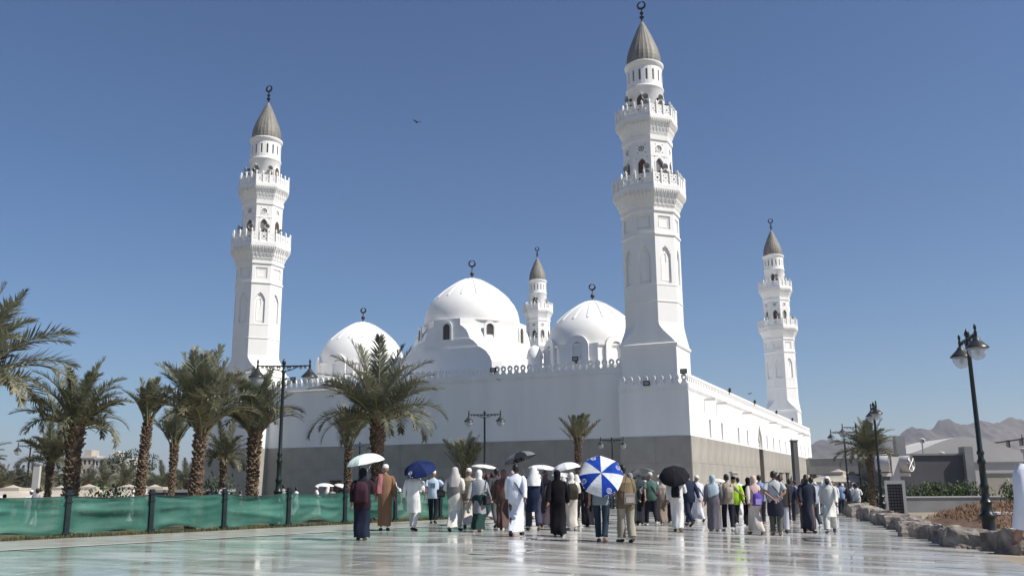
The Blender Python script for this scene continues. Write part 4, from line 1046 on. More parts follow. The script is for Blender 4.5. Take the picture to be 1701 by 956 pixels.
# information board
t = thing('information_board', 'white framed board with a dark gridded face and green foot', 'board', (16.9, 41.2, gz(16.9, 41.2)), -.25)
mb = MB(); o_ = rectp(-.42, .28, .42, 1.78); pierce(mb, o_, [rectp(-.33, .36, .30, 1.62)], lambda x, y, d: (x, d, y), .12, 0, back=1, rim=True); mb.build('frame', [M['offwhite'], M['window']], t)
cell = None
for r in range(9):
    for c in range(5):
        if cell is None: mb = MB(); mb.box((-.045, .015, -.04), (.045, .035, .04)); cell = mb.build('tile', M['concdark'], t); q = cell
        else: q = link_copy(cell, t)
        q.location = (-.265 + c * .125, 0.06, .46 + r * .13)
mb = MB(); mb.box((-.46, -.06, 0), (.46, .18, .27)); mb.build('foot', mat('green_foot', (.01, .12, .075), .5), t)
# small white sign with dark figures
t = thing('sign', 'small upright white sign with dark figures beside the lamp post', 'sign', (17.6, 44.5, gz(17.6, 44.5)), -.2)
mb = MB(); mb.box((-.17, 0, .1), (.17, .04, 1.15)); mb.build('sign_plate', M['offwhite'], t)
for z in (.35, .6, .85): mb = MB(); mb.lathe([(.02, -.09), (.055, -.05), (.05, .04), (.02, .06), (.03, .09)], 6, 0, (.02 * (z > .5), -.015, z)); mb.build('figure', M['window'], t)
mb = MB(); mb.box((-.13, -.008, .98), (.13, .0, 1.06)); mb.build('heading', M['window'], t)
for sx in (-.13, .13): mb = MB(); mb.box((sx - .02, .01, -.1), (sx + .02, .03, .1)); mb.build('leg', M['steel'], t)
# misting fans / drum floodlights on a T-shaped mast
t = thing('fan_mast', 'pale T-shaped mast carrying two big round drum fans', 'mast', (20.9, 50.8, gz(20.9, 50.8)), .15)
mb = MB(); mb.box((-.22, -.15, 0), (.22, .15, 3.1)); mb.build('mast', M['offwhite'], t)
mb = MB(); mb.box((-.85, -.12, 2.05), (.85, .12, 2.22)); mb.build('arm', M['offwhite'], t)
for sx, rz in ((-.72, .9), (.62, .55)):
    mb = MB(); ns = 20
    mb.loft([[(r*cos(2*pi*i/ns), y, r*sin(2*pi*i/ns)) for i in range(ns)] for y, r in [(-.30, .40), (-.32, .43), (.30, .43), (.36, .36), (.36, .05)]], 0, cap=False)
    mb.loft([[(r*cos(2*pi*i/ns), y, r*sin(2*pi*i/ns)) for i in range(ns)] for y, r in [(-.30, .40), (.2, .38), (.22, .02)]], 0, cap=False)
    q = mb.build('fan_drum', M['offwhite'], t, (sx, -.1, 2.72), smooth=True); q.rotation_euler = (0, 0, rz)
    mb = MB()
    for r in (.10, .19, .28, .36): mb.tube([(r*cos(2*pi*i/20), -.33, r*sin(2*pi*i/20)) for i in range(21)], .008, 4)
    for k in range(8): mb.tube([(0, -.33, 0), (.40*cos(k*pi/4), -.33, .40*sin(k*pi/4))], .008, 4)
    mb.build('guard', M['steel'], q, kind='stuff')
    for k in range(5):
        mb = MB(); a = k * 2*pi/5; mb.mesh([(.03*cos(a), -.1, .03*sin(a)), (.33*cos(a - .3), -.16, .33*sin(a - .3)), (.35*cos(a + .25), -.06, .35*sin(a + .25)), (.05*cos(a + .6), -.08, .05*sin(a + .6)), (.03*cos(a), -.08, .03*sin(a)), (.33*cos(a - .3), -.14, .33*sin(a - .3)), (.35*cos(a + .25), -.04, .35*sin(a + .25)), (.05*cos(a + .6), -.06, .05*sin(a + .6))], [(0, 1, 2, 3), (7, 6, 5, 4), (0, 4, 5, 1), (1, 5, 6, 2), (2, 6, 7, 3)]); mb.build('blade', M['conc'], q)
# buildings at the right
def building(name, label, x, y, rz, z0, parts):
    t = thing(name, label, 'building', (x, y, z0), rz)
    for pn, a, b, m_ in parts: mb = MB(); mb.box(a, b); mb.build(pn, M[m_], t)
    return t
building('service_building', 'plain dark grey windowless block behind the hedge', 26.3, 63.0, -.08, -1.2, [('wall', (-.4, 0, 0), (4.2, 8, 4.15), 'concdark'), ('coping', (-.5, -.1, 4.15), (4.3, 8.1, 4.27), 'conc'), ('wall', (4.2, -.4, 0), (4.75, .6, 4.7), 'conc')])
t = building('boundary_building', 'grey flat wall with small spotlights below the white building', 31.0, 59.5, -.08, -1.2, [('wall', (-.6, 0, 0), (4.6, .4, 2.85), 'beige'), ('wall', (4.6, -.2, 0), (30, .4, 3.0), 'beige'), ('coping', (-.65, -.06, 2.85), (4.6, .46, 2.93), 'conc')])
sp_ = None
for x in (.6, 1.5, 2.0):
    if sp_ is None: mb = MB(); mb.lathe([(.02, .1), (.07, .08), (.07, -.02), (.03, -.05)], 8); sp_ = mb.build('spotlight', M['offwhite'], t, (x, -.1, 2.45))
    else: link_copy(sp_, t, (x, -.1, 2.45))
# white building with a wavy parapet
t = thing('white_building', 'low off-white building with a wavy roofline and small dark windows', 'building', (30.6, 72.0, -1.3), -.10)
mb = MB(); top = []
N_ = 60
for i in range(N_ + 1):
    x = i / N_ * 34; top.append((x, 5.1 + .55 * (sin(x * .62 - 1.2)) + .25 * sin(x*.31)))
outer = [(0, 0), (34, 0)] + list(reversed(top))
wh = [rectp(3.6, 1.9, 4.6, 3.1), rectp(9.0, 1.9, 10.0, 3.1), rectp(14.2, 1.9, 15.2, 3.1), rectp(20, 1.9, 21, 3.1), rectp(26, 1.9, 27, 3.1)]
pierce(mb, outer, wh, lambda x, y, d: (x, -d, y), -.2, 0, back=None)
a_ = [(x, 0, y) for x, y in outer]; b_ = [(x, 9, y) for x, y in outer]; n = len(outer); mb.mesh(a_ + b_, [(i, (i+1) % n, n+(i+1) % n, n+i) for i in range(n)] + [tuple(n + i for i in range(n))])
mb.build('wall', M['offwhite'], t)
for x0, y0, x1, y1 in [(w[0][0], w[0][1], w[2][0], w[2][1]) for w in wh]: mb = MB(); mb.box((x0, .16, y0), (x1, .22, y1)); q = mb.build('window', M['window'], t); mb = MB(); mb.box(((x0+x1)/2-.03, .12, y0), ((x0+x1)/2+.03, .17, y1)); mb.build('mullion', M['offwhite'], q)
mb = MB(); mb.box((0, -.12, 3.85), (34, 0, 3.97)); mb.build('ledge', M['conc'], t)
for x in (3.9, 9.9, 15, 21): mb = MB(); mb.box((x, -.35, 4.0), (x + .55, -.02, 4.4)); mb.build('vent', M['concdark'], t)
mb = MB(); mb.box((-.8, -.5, 0), (-.1, .3, 6.0)); mb.build('pillar', M['conc'], t)
mb = MB(); mb.tube([(5.5, .5, 5.0), (6.5, .5, 5.35), (8, .5, 5.55), (9.5, .5, 5.75)], .06, 6); mb.tube([(5.5, .9, 5.0), (6.5, .9, 5.35), (8, .9, 5.55), (9.5, .9, 5.75)], .06, 6)
for x, z in ((6, 5.2), (7, 5.4), (8, 5.55), (9, 5.68)): mb.box((x - .05, .45, z - .5), (x + .05, .95, z + .08))
mb.build('roof_rail', M['bronze'], t, kind='stuff')
# security cameras on poles
for i, (x, y, h, lab) in enumerate([(30.2, 68.0, 5.35, 'round white security camera on a pole at the corner of the white building'), (36.5, 66, 4.5, 'round white security camera on a thin pole before the white building'), (30.6, 66, 4.3, 'second low white camera beside the tall pillar')]):
    t = thing('security_camera', lab, 'camera', (x, y, -1.2)); mb = MB(); mb.tube([(0, 0, 0), (0, 0, h)], .05, 6); mb.build('pole', M['steel'], t)
    mb = MB(); mb.lathe([(.05, .2), (.2, .15), (.22, 0), (.17, -.13), (.02, -.2)], 10, 0, (0, -.05, h)); mb.build('camera_head', M['offwhite'], t, smooth=True); mb = MB(); mb.lathe([(.01, .08), (.08, .05), (.08, -.05), (.01, -.08)], 8, 0, (0, -.24, h)); mb.build('lens', M['window'], t)
# wrapped saplings
for i, (x, y) in enumerate([(32.3, 53.6), (33.4, 53.9), (35.9, 54.2)]):
    t = thing('wrapped_sapling', ['left of three young trees with fronds bundled in pale cloth', 'middle young tree bundled in pale cloth', 'right young tree bundled in cloth beside the white shirt'][i], 'sapling', (x, y, gz(x, y)), i)
    mb = MB(); mb.lathe([(.10, 0), (.14, .6), (.22, 1.1), (.30, 1.5), (.24, 2.0), (.12, 2.5), (.16, 2.75), (.02, 3.1)], 9); mb.build('wrapping', M['tent'], t)
    mb = MB(); leaf_cloud(mb, (0, 0, 1.2), (.45, .45, .8), 260, .13, random.Random(i), .4); mb.build('foliage', M['leaf_dark'], t, kind='stuff')
# canopy building at the end of the right wall
t = thing('entrance_canopy', 'flat-roofed concrete entrance building with a slanting beige wing past the mosque end', 'building', (43.8, 122, -1.3), -.25)
mb = MB(); mb.box((-4.5, 0, 3.6), (9, 8, 5.6)); mb.build('roof', M['conc'], t)
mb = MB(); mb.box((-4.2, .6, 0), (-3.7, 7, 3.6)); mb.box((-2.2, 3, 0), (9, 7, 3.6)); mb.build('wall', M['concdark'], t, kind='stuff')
mb = MB(); mb.mesh([(1.0, -3, 2.9), (8.5, -3, 2.9), (9.5, 0, 5.55), (3.5, 0, 5.55), (1.0, -2.7, 2.7), (8.5, -2.7, 2.7), (9.5, .3, 5.35), (3.5, .3, 5.35)], [(0, 1, 2, 3), (7, 6, 5, 4), (0, 4, 5, 1), (1, 5, 6, 2), (2, 6, 7, 3), (3, 7, 4, 0)]); mb.build('slanting_wing', M['beige'], t)
mb = MB(); mb.box((-4.6, -.1, 5.6), (9.1, 8.1, 5.75)); mb.build('coping', M['offwhite'], t)
mb = MB(); mb.box((.5, -3.4, 0), (16, -3.0, 2.75)); mb.build('side_wall', M['beige'], t)
# gate posts and rail along the right wall
t = thing('red_barrier', 'row of low red railings along the foot of the sunlit wall', 'railing', to_world(2.2, 2, 0), -AZ + pi/2)
for k in range(16):
    mb = MB(); z = gz(*to_world(2.2, 2 + k*2.0)[:2]); mb.box((k*2.0 - .04, -.04, z), (k*2.0 + .04, .04, z + 1.45)); mb.build('post', M['redpaint'], t)
for zz in (.5, .9, 1.35):
    mb = MB(); mb.mesh([(0, -.02, -.8 + zz), (30, -.02, -.95 + zz), (30, .02, -.95 + zz), (0, .02, -.8 + zz), (0, -.02, -.72 + zz), (30, -.02, -.87 + zz), (30, .02, -.87 + zz), (0, .02, -.72 + zz)], [(0, 1, 2, 3), (7, 6, 5, 4), (0, 4, 5, 1), (1, 5, 6, 2), (2, 6, 7, 3), (3, 7, 4, 0)]); mb.build('rail', M['redpaint'], t)
for i, (x, y, h, w, lab) in enumerate([(10.7, 45.0, 2.0, .26, 'squared stone bollard standing among the crowd before the sunlit wall'), (17.5, 62, 2.35, .16, 'left thin post of three in the crowd'), (18.0, 62.3, 2.35, .16, 'middle thin post of three in the crowd'), (18.5, 62.6, 2.35, .16, 'right thin post of three in the crowd'), (18.75, 61.5, 4.45, .34, 'tall dark slab-like sign pylon near the second portal')]):
    t = thing('bollard' if i < 4 else 'sign_pylon', lab, 'post' if i < 4 else 'pylon', (x, y, gz(x, y)), .3); mb = MB(); mb.box((-w/2, -w/2, -.1), (w/2, w/2, h)); mb.build('shaft', M['beige' if i in (0, 2) else 'concdark'], t)
    mb = MB(); mb.box((-w/2 - .04, -w/2 - .04, h), (w/2 + .04, w/2 + .04, h + .08)); mb.build('cap', M['offwhite' if i == 0 else 'concdark'], t)

# ================================================================== CANVAS SHELTERS (left) and market umbrella (right)
def shelter():
    root = thing('canvas_shelter', 'x', 'shelter', group='pale canvas shelters beyond the lawn')
    def pyr(z0, z1, a, b, mb_):
        n = 6
        for k in range(4):
            R = Matrix.Rotation(k*pi/2, 3, 'Z'); 
            for i in range(n):
                u0 = i/n; u1 = (i+1)/n
                def pt(u, s): 
                    w = a + (b - a)*u; sagz = -.10*sin(pi*u)*(b < a)
                    return R @ Vector((s*w, -w, z0 + (z1 - z0)*u + sagz))
                mb_.poly([pt(u0, -1), pt(u0, 1), pt(u1, 1), pt(u1, -1)])
            mb_.poly([R @ Vector((-a, -a, z0)), R @ Vector((a, -a, z0)), R @ Vector((a, -a, z0 - .22)), R @ Vector((-a, -a, z0 - .22))])
    mb = MB(); pyr(2.15, 2.85, 2.1, .6, mb); mb.build('canopy', M['tent'], root)
    mb = MB(); pyr(2.92, 3.15, .85, .02, mb); mb.build('vent_cap', M['tent'], root)
    mb = MB(); mb.tube([(0, 0, -.1), (0, 0, 3.1)], .05, 6); mb.build('mast', M['steel'], root)
    leg = None
    for sx in (-1, 1):
        for sy in (-1, 1):
            if leg is None: mb = MB(); mb.tube([(0, 0, -.1), (0, 0, 2.15)], .035, 5); leg = mb.build('leg', M['steel'], root, (2.0*sx, 2.0*sy, 0))
            else: link_copy(leg, root, (2.0*sx, 2.0*sy, 0))
    return root
s0 = shelter()
SH = [(-32.9, 61, 'pale canvas shelter at the far left, above the dark crouching figure'), (-27.9, 61, 'canvas shelter between the white pole and the back palm'), (-37.8, 63, 'canvas shelter half cut by the left picture edge'),
      (-32.0, 76.5, 'canvas shelter of the back row seen just right of the thick palm trunk'), (-27.3, 66, 'canvas shelter left of the slim palm with the pale bush in front'), (-28.2, 73, 'canvas shelter right of the slim palm, above the dark hut'), (-38, 78, 'canvas shelter of the back row behind the thick palm trunk')]
for i, (x, y, lab) in enumerate(SH):
    if i == 0: s0.location = (x, y, gz(x, y) - .12); s0['label'] = lab; s0.scale = (1, 1, .82)
    else: copy_tree(s0, (x, y, gz(x, y) - .12), .1 * (i % 3 - 1), label=lab)
q = copy_tree(s0, (24.9, 71, gz(24.9, 71) - .25), .7, scale=(1.0, 1.0, .95), label='big pale canvas umbrella over the crowd past the mosque end', group='pale canvas shelters beyond the lawn')
# dark hut, white pole, hotels
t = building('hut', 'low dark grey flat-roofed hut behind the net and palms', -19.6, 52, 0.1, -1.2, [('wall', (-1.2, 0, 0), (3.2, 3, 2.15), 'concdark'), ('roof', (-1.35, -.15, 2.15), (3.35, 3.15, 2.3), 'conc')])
t = thing('white_pole', 'plain thick white pole standing beside the left lamp post', 'pole', (-24.2, 47.0, gz(-24, 47))); mb = MB(); mb.box((-.16, -.1, 0), (.16, .1, 3.0)); mb.build('shaft', M['offwhite'], t); mb = MB(); mb.box((-.18, -.12, 3.0), (.18, .12, 3.06)); mb.build('cap', M['conc'], t)
def hotel(x, y, w, h, nf, nw, label, col, rz=0):
    t = thing('hotel', label, 'building', (x, y, -3), rz); mb = MB()
    fh = h / nf; ww = w / nw
    holes = [rectp(-w/2 + (i + .25)*ww, (j + .3)*fh, -w/2 + (i + .75)*ww, (j + .8)*fh) for i in range(nw) for j in range(nf)]
    pierce(mb, rectp(-w/2, 0, w/2, h), holes, lambda x, y, d: (x, -d, y), -.4, 0, back=None)
    mb.poly([(-w/2, 0, 0), (-w/2, 14, 0), (-w/2, 14, h), (-w/2, 0, h)]); mb.poly([(w/2, 0, 0), (w/2, 14, 0), (w/2, 14, h), (w/2, 0, h)]); mb.poly([(-w/2, 0, h), (w/2, 0, h), (w/2, 14, h), (-w/2, 14, h)])
    mb.build('wall', M[col], t); wd = None
    for hl in holes:
        if wd is None: mb = MB(); mb.box((0, .3, 0), (ww*.5, .4, fh*.5)); wd = mb.build('window', M['window'], t); q = wd
        else: q = link_copy(wd, t)
        q.location = (hl[0][0], 0, hl[0][1])
    mb = MB(); mb.box((-w/2 - .2, -.3, h), (w/2 + .2, 14, h + .5)); mb.build('parapet', M['offwhite'], t)
    mb = MB(); mb.box((-w*.1, 4, h + .5), (w*.12, 9, h + 2.4)); mb.build('stair_tower', M[col], t)
hotel(-122, 260, 9, 12.6, 5, 7, 'distant beige block of many windows seen between palm trunks', 'beige'); hotel(-113.5, 258, 7, 12.2, 5, 6, 'paler distant block with tall bays right of the beige block', 'offwhite')
hotel(-131, 270, 8, 8.5, 4, 6, 'low distant pale block behind the thick palm trunk', 'offwhite'); hotel(-145, 275, 9, 8.2, 4, 6, 'distant pale block showing between the left palms', 'beige')
hotel(-82, 240, 14, 5.6, 3, 9, 'long low distant block right of the broadleaf tree', 'conc')
# birds
def bird(loc, rz, s, label):
    t = thing('bird', label, 'bird', loc, rz, 'birds in flight'); mb = MB()
    mb.lathe([(.001, -.17), (.03, -.13), (.055, -.04), (.05, .05), (.03, .11), (.035, .14), (.02, .17), (.001, .20)], 8); b = mb.build('body', M['bronze'], t, smooth=True); b.rotation_euler = (-pi/2, 0, 0); b.scale = (s,)*3
    for sd in (-1, 1):
        mb = MB(); mb.mesh([(0, .06, 0), (sd*.2, .08, .10), (sd*.42, -.06, .06), (sd*.2, -.06, .09), (0, -.06, 0), (0, .06, .012), (sd*.2, .08, .112), (sd*.42, -.06, .066), (sd*.2, -.06, .102), (0, -.06, .012)], [(0, 1, 2, 3, 4), (9, 8, 7, 6, 5), (0, 5, 6, 1), (1, 6, 7, 2), (2, 7, 8, 3), (3, 8, 9, 4)]); w = mb.build('wing', M['bronze'], t); w.scale = (s,)*3
bird((-6.6, 60, 26.2), .6, 1.0, 'tiny dark bird high in the sky left of the central dome'); bird((-13.0, 38.5, 6.6), 1.4, .9, 'dark bird just above the broom-shaped palm crown'); bird((-.9, 60, 8.0), .3, .6, 'pale bird flying across the shaded front wall')
bird((18.2, 70, 7.9), 2.3, .7, 'small bird above the right parapet beside the far minaret')

# ================================================================== PEOPLE
# poses: joints in metres for a 1.75 m figure facing +Y; each side: shoulder, elbow, wrist / hip, knee, ankle, toe
def pose(stride=0.0, armL=None, armR=None, lean=0.0):
    """stride>0: left foot forward; arm: (elbow offset, wrist offset) from the shoulder"""
    P = {}
    P['pelvis'] = Vector((0, 0, .95)); P['chest'] = Vector((0, lean * .35, 1.27)); P['neck'] = Vector((0, lean * .55, 1.47)); P['head'] = Vector((0, lean * .7 + .02, 1.615))
    for sd, nm in ((-1, 'L'), (1, 'R')):
        st = stride * (1 if nm == 'L' else -1)
        P['hip' + nm] = Vector((sd * .10, 0, .92))
        if st >= 0: P['knee' + nm] = Vector((sd * .10, st * .62 + .02, .50)); P['ankle' + nm] = Vector((sd * .09, st, .09)); P['toe' + nm] = Vector((sd * .11, st + .16, .03 + .04 * st))
        else: P['knee' + nm] = Vector((sd * .10, st * .30 + .04, .49)); P['ankle' + nm] = Vector((sd * .09, st, .09 - st * .22)); P['toe' + nm] = Vector((sd * .10, st + .15, .025))
        P['sh' + nm] = Vector((sd * .185, lean * .5, 1.415))
        a = armL if nm == 'L' else armR
        if a is None: a = ((.05, -.03 - .35 * st, -.27), (.06, .04 - .85 * st, -.51))
        P['el' + nm] = P['sh' + nm] + Vector((sd * a[0][0], a[0][1], a[0][2])); P['wr' + nm] = P['sh' + nm] + Vector((sd * a[1][0], a[1][1], a[1][2]))
    return P
UMB = ((.07, .02, -.25), (-.02, .22, -.12))     # hand raised in front of the shoulder, holding a shaft
CARRY = ((.08, -.04, -.27), (.0, .20, -.33))
BEHIND = ((.10, -.10, -.26), (-.13, -.19, -.44))
OUT = ((.16, .05, -.20), (.36, .16, -.33))
POSES = {'stand': pose(0), 'walkL': pose(.34, lean=.06), 'walkR': pose(-.33, lean=.06), 'umbR': pose(.14, armR=UMB), 'umbL': pose(.24, armL=UMB), 'behind': pose(.05, BEHIND, BEHIND), 'carry': pose(-.26, armL=CARRY, armR=CARRY), 'out': pose(.15, armR=OUT), 'lean': pose(.10, armL=UMB, lean=.18)}
def blob(bm, c, r, seg=14, rings=10, fn=None):
    r_ = bmesh.ops.create_uvsphere(bm, u_segments=seg, v_segments=rings, radius=1.0)
    for v in r_['verts']:
        p = v.co.copy()
        if fn: p = fn(p)
        v.co = Vector((c[0] + p.x*r[0], c[1] + p.y*r[1], c[2] + p.z*r[2]))
def tubebm(mb, pts, rs, n=10): mb.tube(pts, rs, n)
def make_body(P):
    """one closed skin: skeleton grown with the skin modifier, head, hands and feet fused by a voxel remesh"""
    names = ['pelvis', 'waist', 'chest', 'neckb', 'neck', 'hd']
    V = [P['pelvis'], P['pelvis'].lerp(P['chest'], .45), P['chest'], P['neck'] - Vector((0, 0, .06)), P['neck'], P['neck'].lerp(P['head'], .5)]
    R = [.125, .11, .125, .075, .052, .052]; Eg = [(0, 1), (1, 2), (2, 3), (3, 4), (4, 5)]
    for nm in 'LR':
        b = len(V); V += [P['hip'+nm], P['hip'+nm].lerp(P['knee'+nm], .5), P['knee'+nm], P['knee'+nm].lerp(P['ankle'+nm], .35), P['ankle'+nm]]; R += [.095, .08, .055, .055, .036]
        Eg += [(0, b), (b, b+1), (b+1, b+2), (b+2, b+3), (b+3, b+4)]
        b = len(V); V += [P['sh'+nm], P['sh'+nm].lerp(P['el'+nm], .5), P['el'+nm], P['el'+nm].lerp(P['wr'+nm], .4), P['wr'+nm]]; R += [.062, .05, .04, .038, .026]
        Eg += [(2, b), (b, b+1), (b+1, b+2), (b+2, b+3), (b+3, b+4)]
    me = bpy.data.meshes.new('skel'); me.from_pydata([tuple(v) for v in V], Eg, []); o = bpy.data.objects.new('skel', me); COL.objects.link(o)
    sk = o.modifiers.new('s', 'SKIN'); 
    for i, sv in enumerate(me.skin_vertices[0].data if me.skin_vertices else []): pass
    if not me.skin_vertices:
        bm = bmesh.new(); bm.from_mesh(me); bm.verts.layers.skin.verify(); bm.to_mesh(me); bm.free()
    for i, sv in enumerate(me.skin_vertices[0].data): sv.radius = (R[i], R[i] * (.8 if i < 4 else 1)); sv.use_root = (i == 0)
    o.modifiers.new('ss', 'SUBSURF').levels = 1
    dg = bpy.context.evaluated_depsgraph_get(); dg.update(); base = bpy.data.meshes.new_from_object(o.evaluated_get(dg)); bpy.data.objects.remove(o)
    bm = bmesh.new(); bm.from_mesh(base)
    H = P['head']
    def face(p):
        q = p.copy()
        if q.z < -.1: k = (-.1 - q.z); q.x *= 1 - .38 * k; q.y = q.y * (1 - .25 * k) + .10 * k       # jaw narrows and comes forward
        if q.y > .75 and abs(q.x) < .22 and -.38 < q.z < .12: q.y += .20 * (1 - abs(q.x) / .22) * (1 - abs(q.z + .15) / .27)     # nose
        if q.y > .6 and .08 < q.z < .30 and .15 < abs(q.x) < .55: q.y -= .10                        # eye sockets
        return q
    blob(bm, H, (.077, .098, .118), 26, 20, face)
    for sd in (-1, 1): blob(bm, H + Vector((sd * .079, -.008, -.008)), (.014, .022, .032), 8, 6)
    mbm = MB()
    for nm, sd in (('L', -1), ('R', 1)):
        w = P['wr'+nm]; d = (w - P['el'+nm]).normalized(); s = Vector((0, 1, 0)) - d * d.y
        if s.length < .2: s = Vector((1, 0, 0)) - d * d.x
        s.normalize(); n_ = d.cross(s)                       # s: thumb side, n_: palm normal
        mbm.tube([w - d*.02, w + d*.03, w + d*.085], [.024, .036, .036], 10, ell=.55)
        curl = n_ * (sd)
        for k, (off, ln) in enumerate(((.028, .075), (.010, .085), (-.009, .078), (-.026, .060))):
            p0 = w + d*.075 + s*off; p1 = p0 + d*ln*.45 + curl*.008; p2 = p1 + d*ln*.25 + curl*.022; p3 = p2 + d*ln*.10 + curl*.024
            mbm.tube([p0, p1, p2, p3], [.0105, .0100, .0090, .0070], 7)
        t0 = w + d*.025 + s*.028; mbm.tube([t0, t0 + d*.03 + s*.026 + curl*.01, t0 + d*.06 + s*.026 + curl*.03], [.013, .011, .008], 7)
        a = P['ankle'+nm]; t = P['toe'+nm]; f = (t - a); f.z = 0; f.normalize()
        mbm.tube([a + Vector((0, 0, -.03)) - f*.05, a + Vector((0, 0, -.045)), a.lerp(t, .55) + Vector((0, 0, -.02)), t + Vector((0, 0, .01)), t + f*.05], [.034, .042, .043, .038, .02], 10, ell=.75)
    tm = bpy.data.meshes.new('t'); tm.from_pydata(mbm.v, [], mbm.f); bm.from_mesh(tm)
    fm = bpy.data.meshes.new('body'); bm.to_mesh(fm); bm.free()
    o = bpy.data.objects.new('tmp', fm); COL.objects.link(o)
    rm = o.modifiers.new('r', 'REMESH'); rm.mode = 'VOXEL'; rm.voxel_size = .0085; rm.use_smooth_shade = True
    dc = o.modifiers.new('d', 'DECIMATE'); dc.ratio = .16
    dg = bpy.context.evaluated_depsgraph_get(); dg.update(); out = bpy.data.meshes.new_from_object(o.evaluated_get(dg)); bpy.data.objects.remove(o)
    out.name = 'body'; out.materials.clear(); out.materials.append(M['skin']); out.polygons.foreach_set('use_smooth', [True] * len(out.polygons)); return out
BODY = {k: make_body(P) for k, P in POSES.items()}

def ringpts(c, rx, ry, n, k=0, amp=0, ph=0): return [Vector((c[0] + rx*cos(2*pi*i/n)*(1 + amp*sin(k*2*pi*i/n + ph)), c[1] + ry*sin(2*pi*i/n)*(1 + amp*sin(k*2*pi*i/n + ph)), c[2])) for i in range(n)]
def torso(mb, P, z0, flare, seed, loose=1.0, hem_amp=.05):
    """garment shell from the collar down to z0"""
    rn = random.Random(seed); n = 36; rings = []; ph = rn.uniform(0, 6); kf = rn.choice([5, 6, 7])
    nk = P['neck']; ch = P['chest']; pe = P['pelvis']
    rings.append(ringpts(nk + Vector((0, 0, .025)), .062, .062, n)); rings.append(ringpts(nk + Vector((0, 0, -.005)), .085, .075, n)); rings.append(ringpts(nk + Vector((0, -.005, -.04)), .155, .085, n))
    rings.append(ringpts(nk + Vector((0, -.005, -.085)), .205, .108, n)); rings.append(ringpts(ch + Vector((0, 0, .06)), .208*loose, .128*loose, n)); rings.append(ringpts(ch + Vector((0, 0, -.10)), .185*loose, .132*loose, n, 4, .015, ph))
    rings.append(ringpts(pe.lerp(ch, .28), .172*loose, .135*loose, n, 5, .02, ph)); rings.append(ringpts(pe + Vector((0, -.005, -.04)), .188*loose, .15*loose, n, 5, .025, ph))
    z = pe.z - .12
    zs = []
    while z > z0 + .02: zs.append(z); z -= .10
    zs.append(z0)
    for z in zs:
        if z > pe.z - .04: continue
        pts = []
        for nm in 'LR':
            k = P['knee'+nm]; h = P['hip'+nm]; a = P['ankle'+nm]
            q = h.lerp(k, clip((h.z - z) / max(.01, h.z - k.z), 0, 1)) if z > k.z else k.lerp(a, clip((k.z - z) / max(.01, k.z - a.z), 0, 1)); pts.append(q)
        c = (pts[0] + pts[1]) / 2; dx = abs(pts[0].x - pts[1].x) / 2; dy = abs(pts[0].y - pts[1].y) / 2; f = (pe.z - z) / pe.z
        sk = (pts[0].y - pts[1].y) / 2
        rx = max(.18, dx + .085) * loose * (1 - .12*f + flare*f); ry = max(.14, dy*.85 + .085) * loose * (1 - .05*f + flare*f)
        rg = ringpts((c.x, c.y, z), rx, ry, n, kf, hem_amp * (.4 + f), ph + f*.8)
        for v in rg:   # the leg in front pushes the cloth out on its own side
            v.y += sk * .55 * (-1 if v.x > 0 else 1) * min(1, abs(v.x - c.x) / rx) * f; v.x += .012 * sin(z*17 + ph) * f; v.z += .012 * sin(kf * math.atan2(v.y, v.x) + ph) * f
        rings.append(rg)
    mb.loft(rings, 0, cap=False)
def sleeve(mb, P, nm, r0, r1, frac=1.0):
    s = P['sh'+nm]; e = P['el'+nm]; w = P['wr'+nm]; inn = s.lerp(P['chest'], .45) + Vector((0, 0, .03)); s2 = s + Vector((0, 0, -.022)) + (P['chest'] - s) * .06
    if frac >= 1: pts = [inn, s2, s.lerp(e, .25), s.lerp(e, .6), e, e.lerp(w, .55), w.lerp(e, .06)]; rs = [r0*.70, r0*.98, r0*1.02, r0, r0*.93, (r0*.8 + r1)/2, r1]
    else: pts = [inn, s2, s.lerp(e, frac*.5), s.lerp(e, frac)]; rs = [r0*.70, r0*.98, r0*1.02, r0*1.08]
    mb.tube(pts, rs, 12)
def trousers(mb, P, r0=.098, r1=.075, zend=.07):
    pe = P['pelvis']; mb.loft([ringpts(pe + Vector((0, 0, .10)), .165, .125, 20), ringpts(pe + Vector((0, 0, 0)), .178, .135, 20), ringpts(pe + Vector((0, 0, -.10)), .178, .13, 20)], 0)
    for nm in 'LR':
        h = P['hip'+nm]; k = P['knee'+nm]; a = P['ankle'+nm]; end = k.lerp(a, .93) if zend < .2 else k.lerp(a, .2)
        mb.tube([h + Vector((0, 0, .04)), h.lerp(k, .5), k, k.lerp(a, .4), k.lerp(a, .8), end], [r0, r0*.92, r0*.78, r1*.98, r1*.92, r1], 14)
def shoes(mb, P):
    for nm in 'LR':
        a = P['ankle'+nm]; t = P['toe'+nm]; f = t - a; f.z = 0; f.normalize()
        mb.tube([a + Vector((0, 0, -.03)) - f*.06, a + Vector((0, 0, -.045)), a.lerp(t, .55) + Vector((0, 0, -.022)), t + Vector((0, 0, .008)), t + f*.06], [.040, .049, .050, .046, .022], 10, ell=.78)
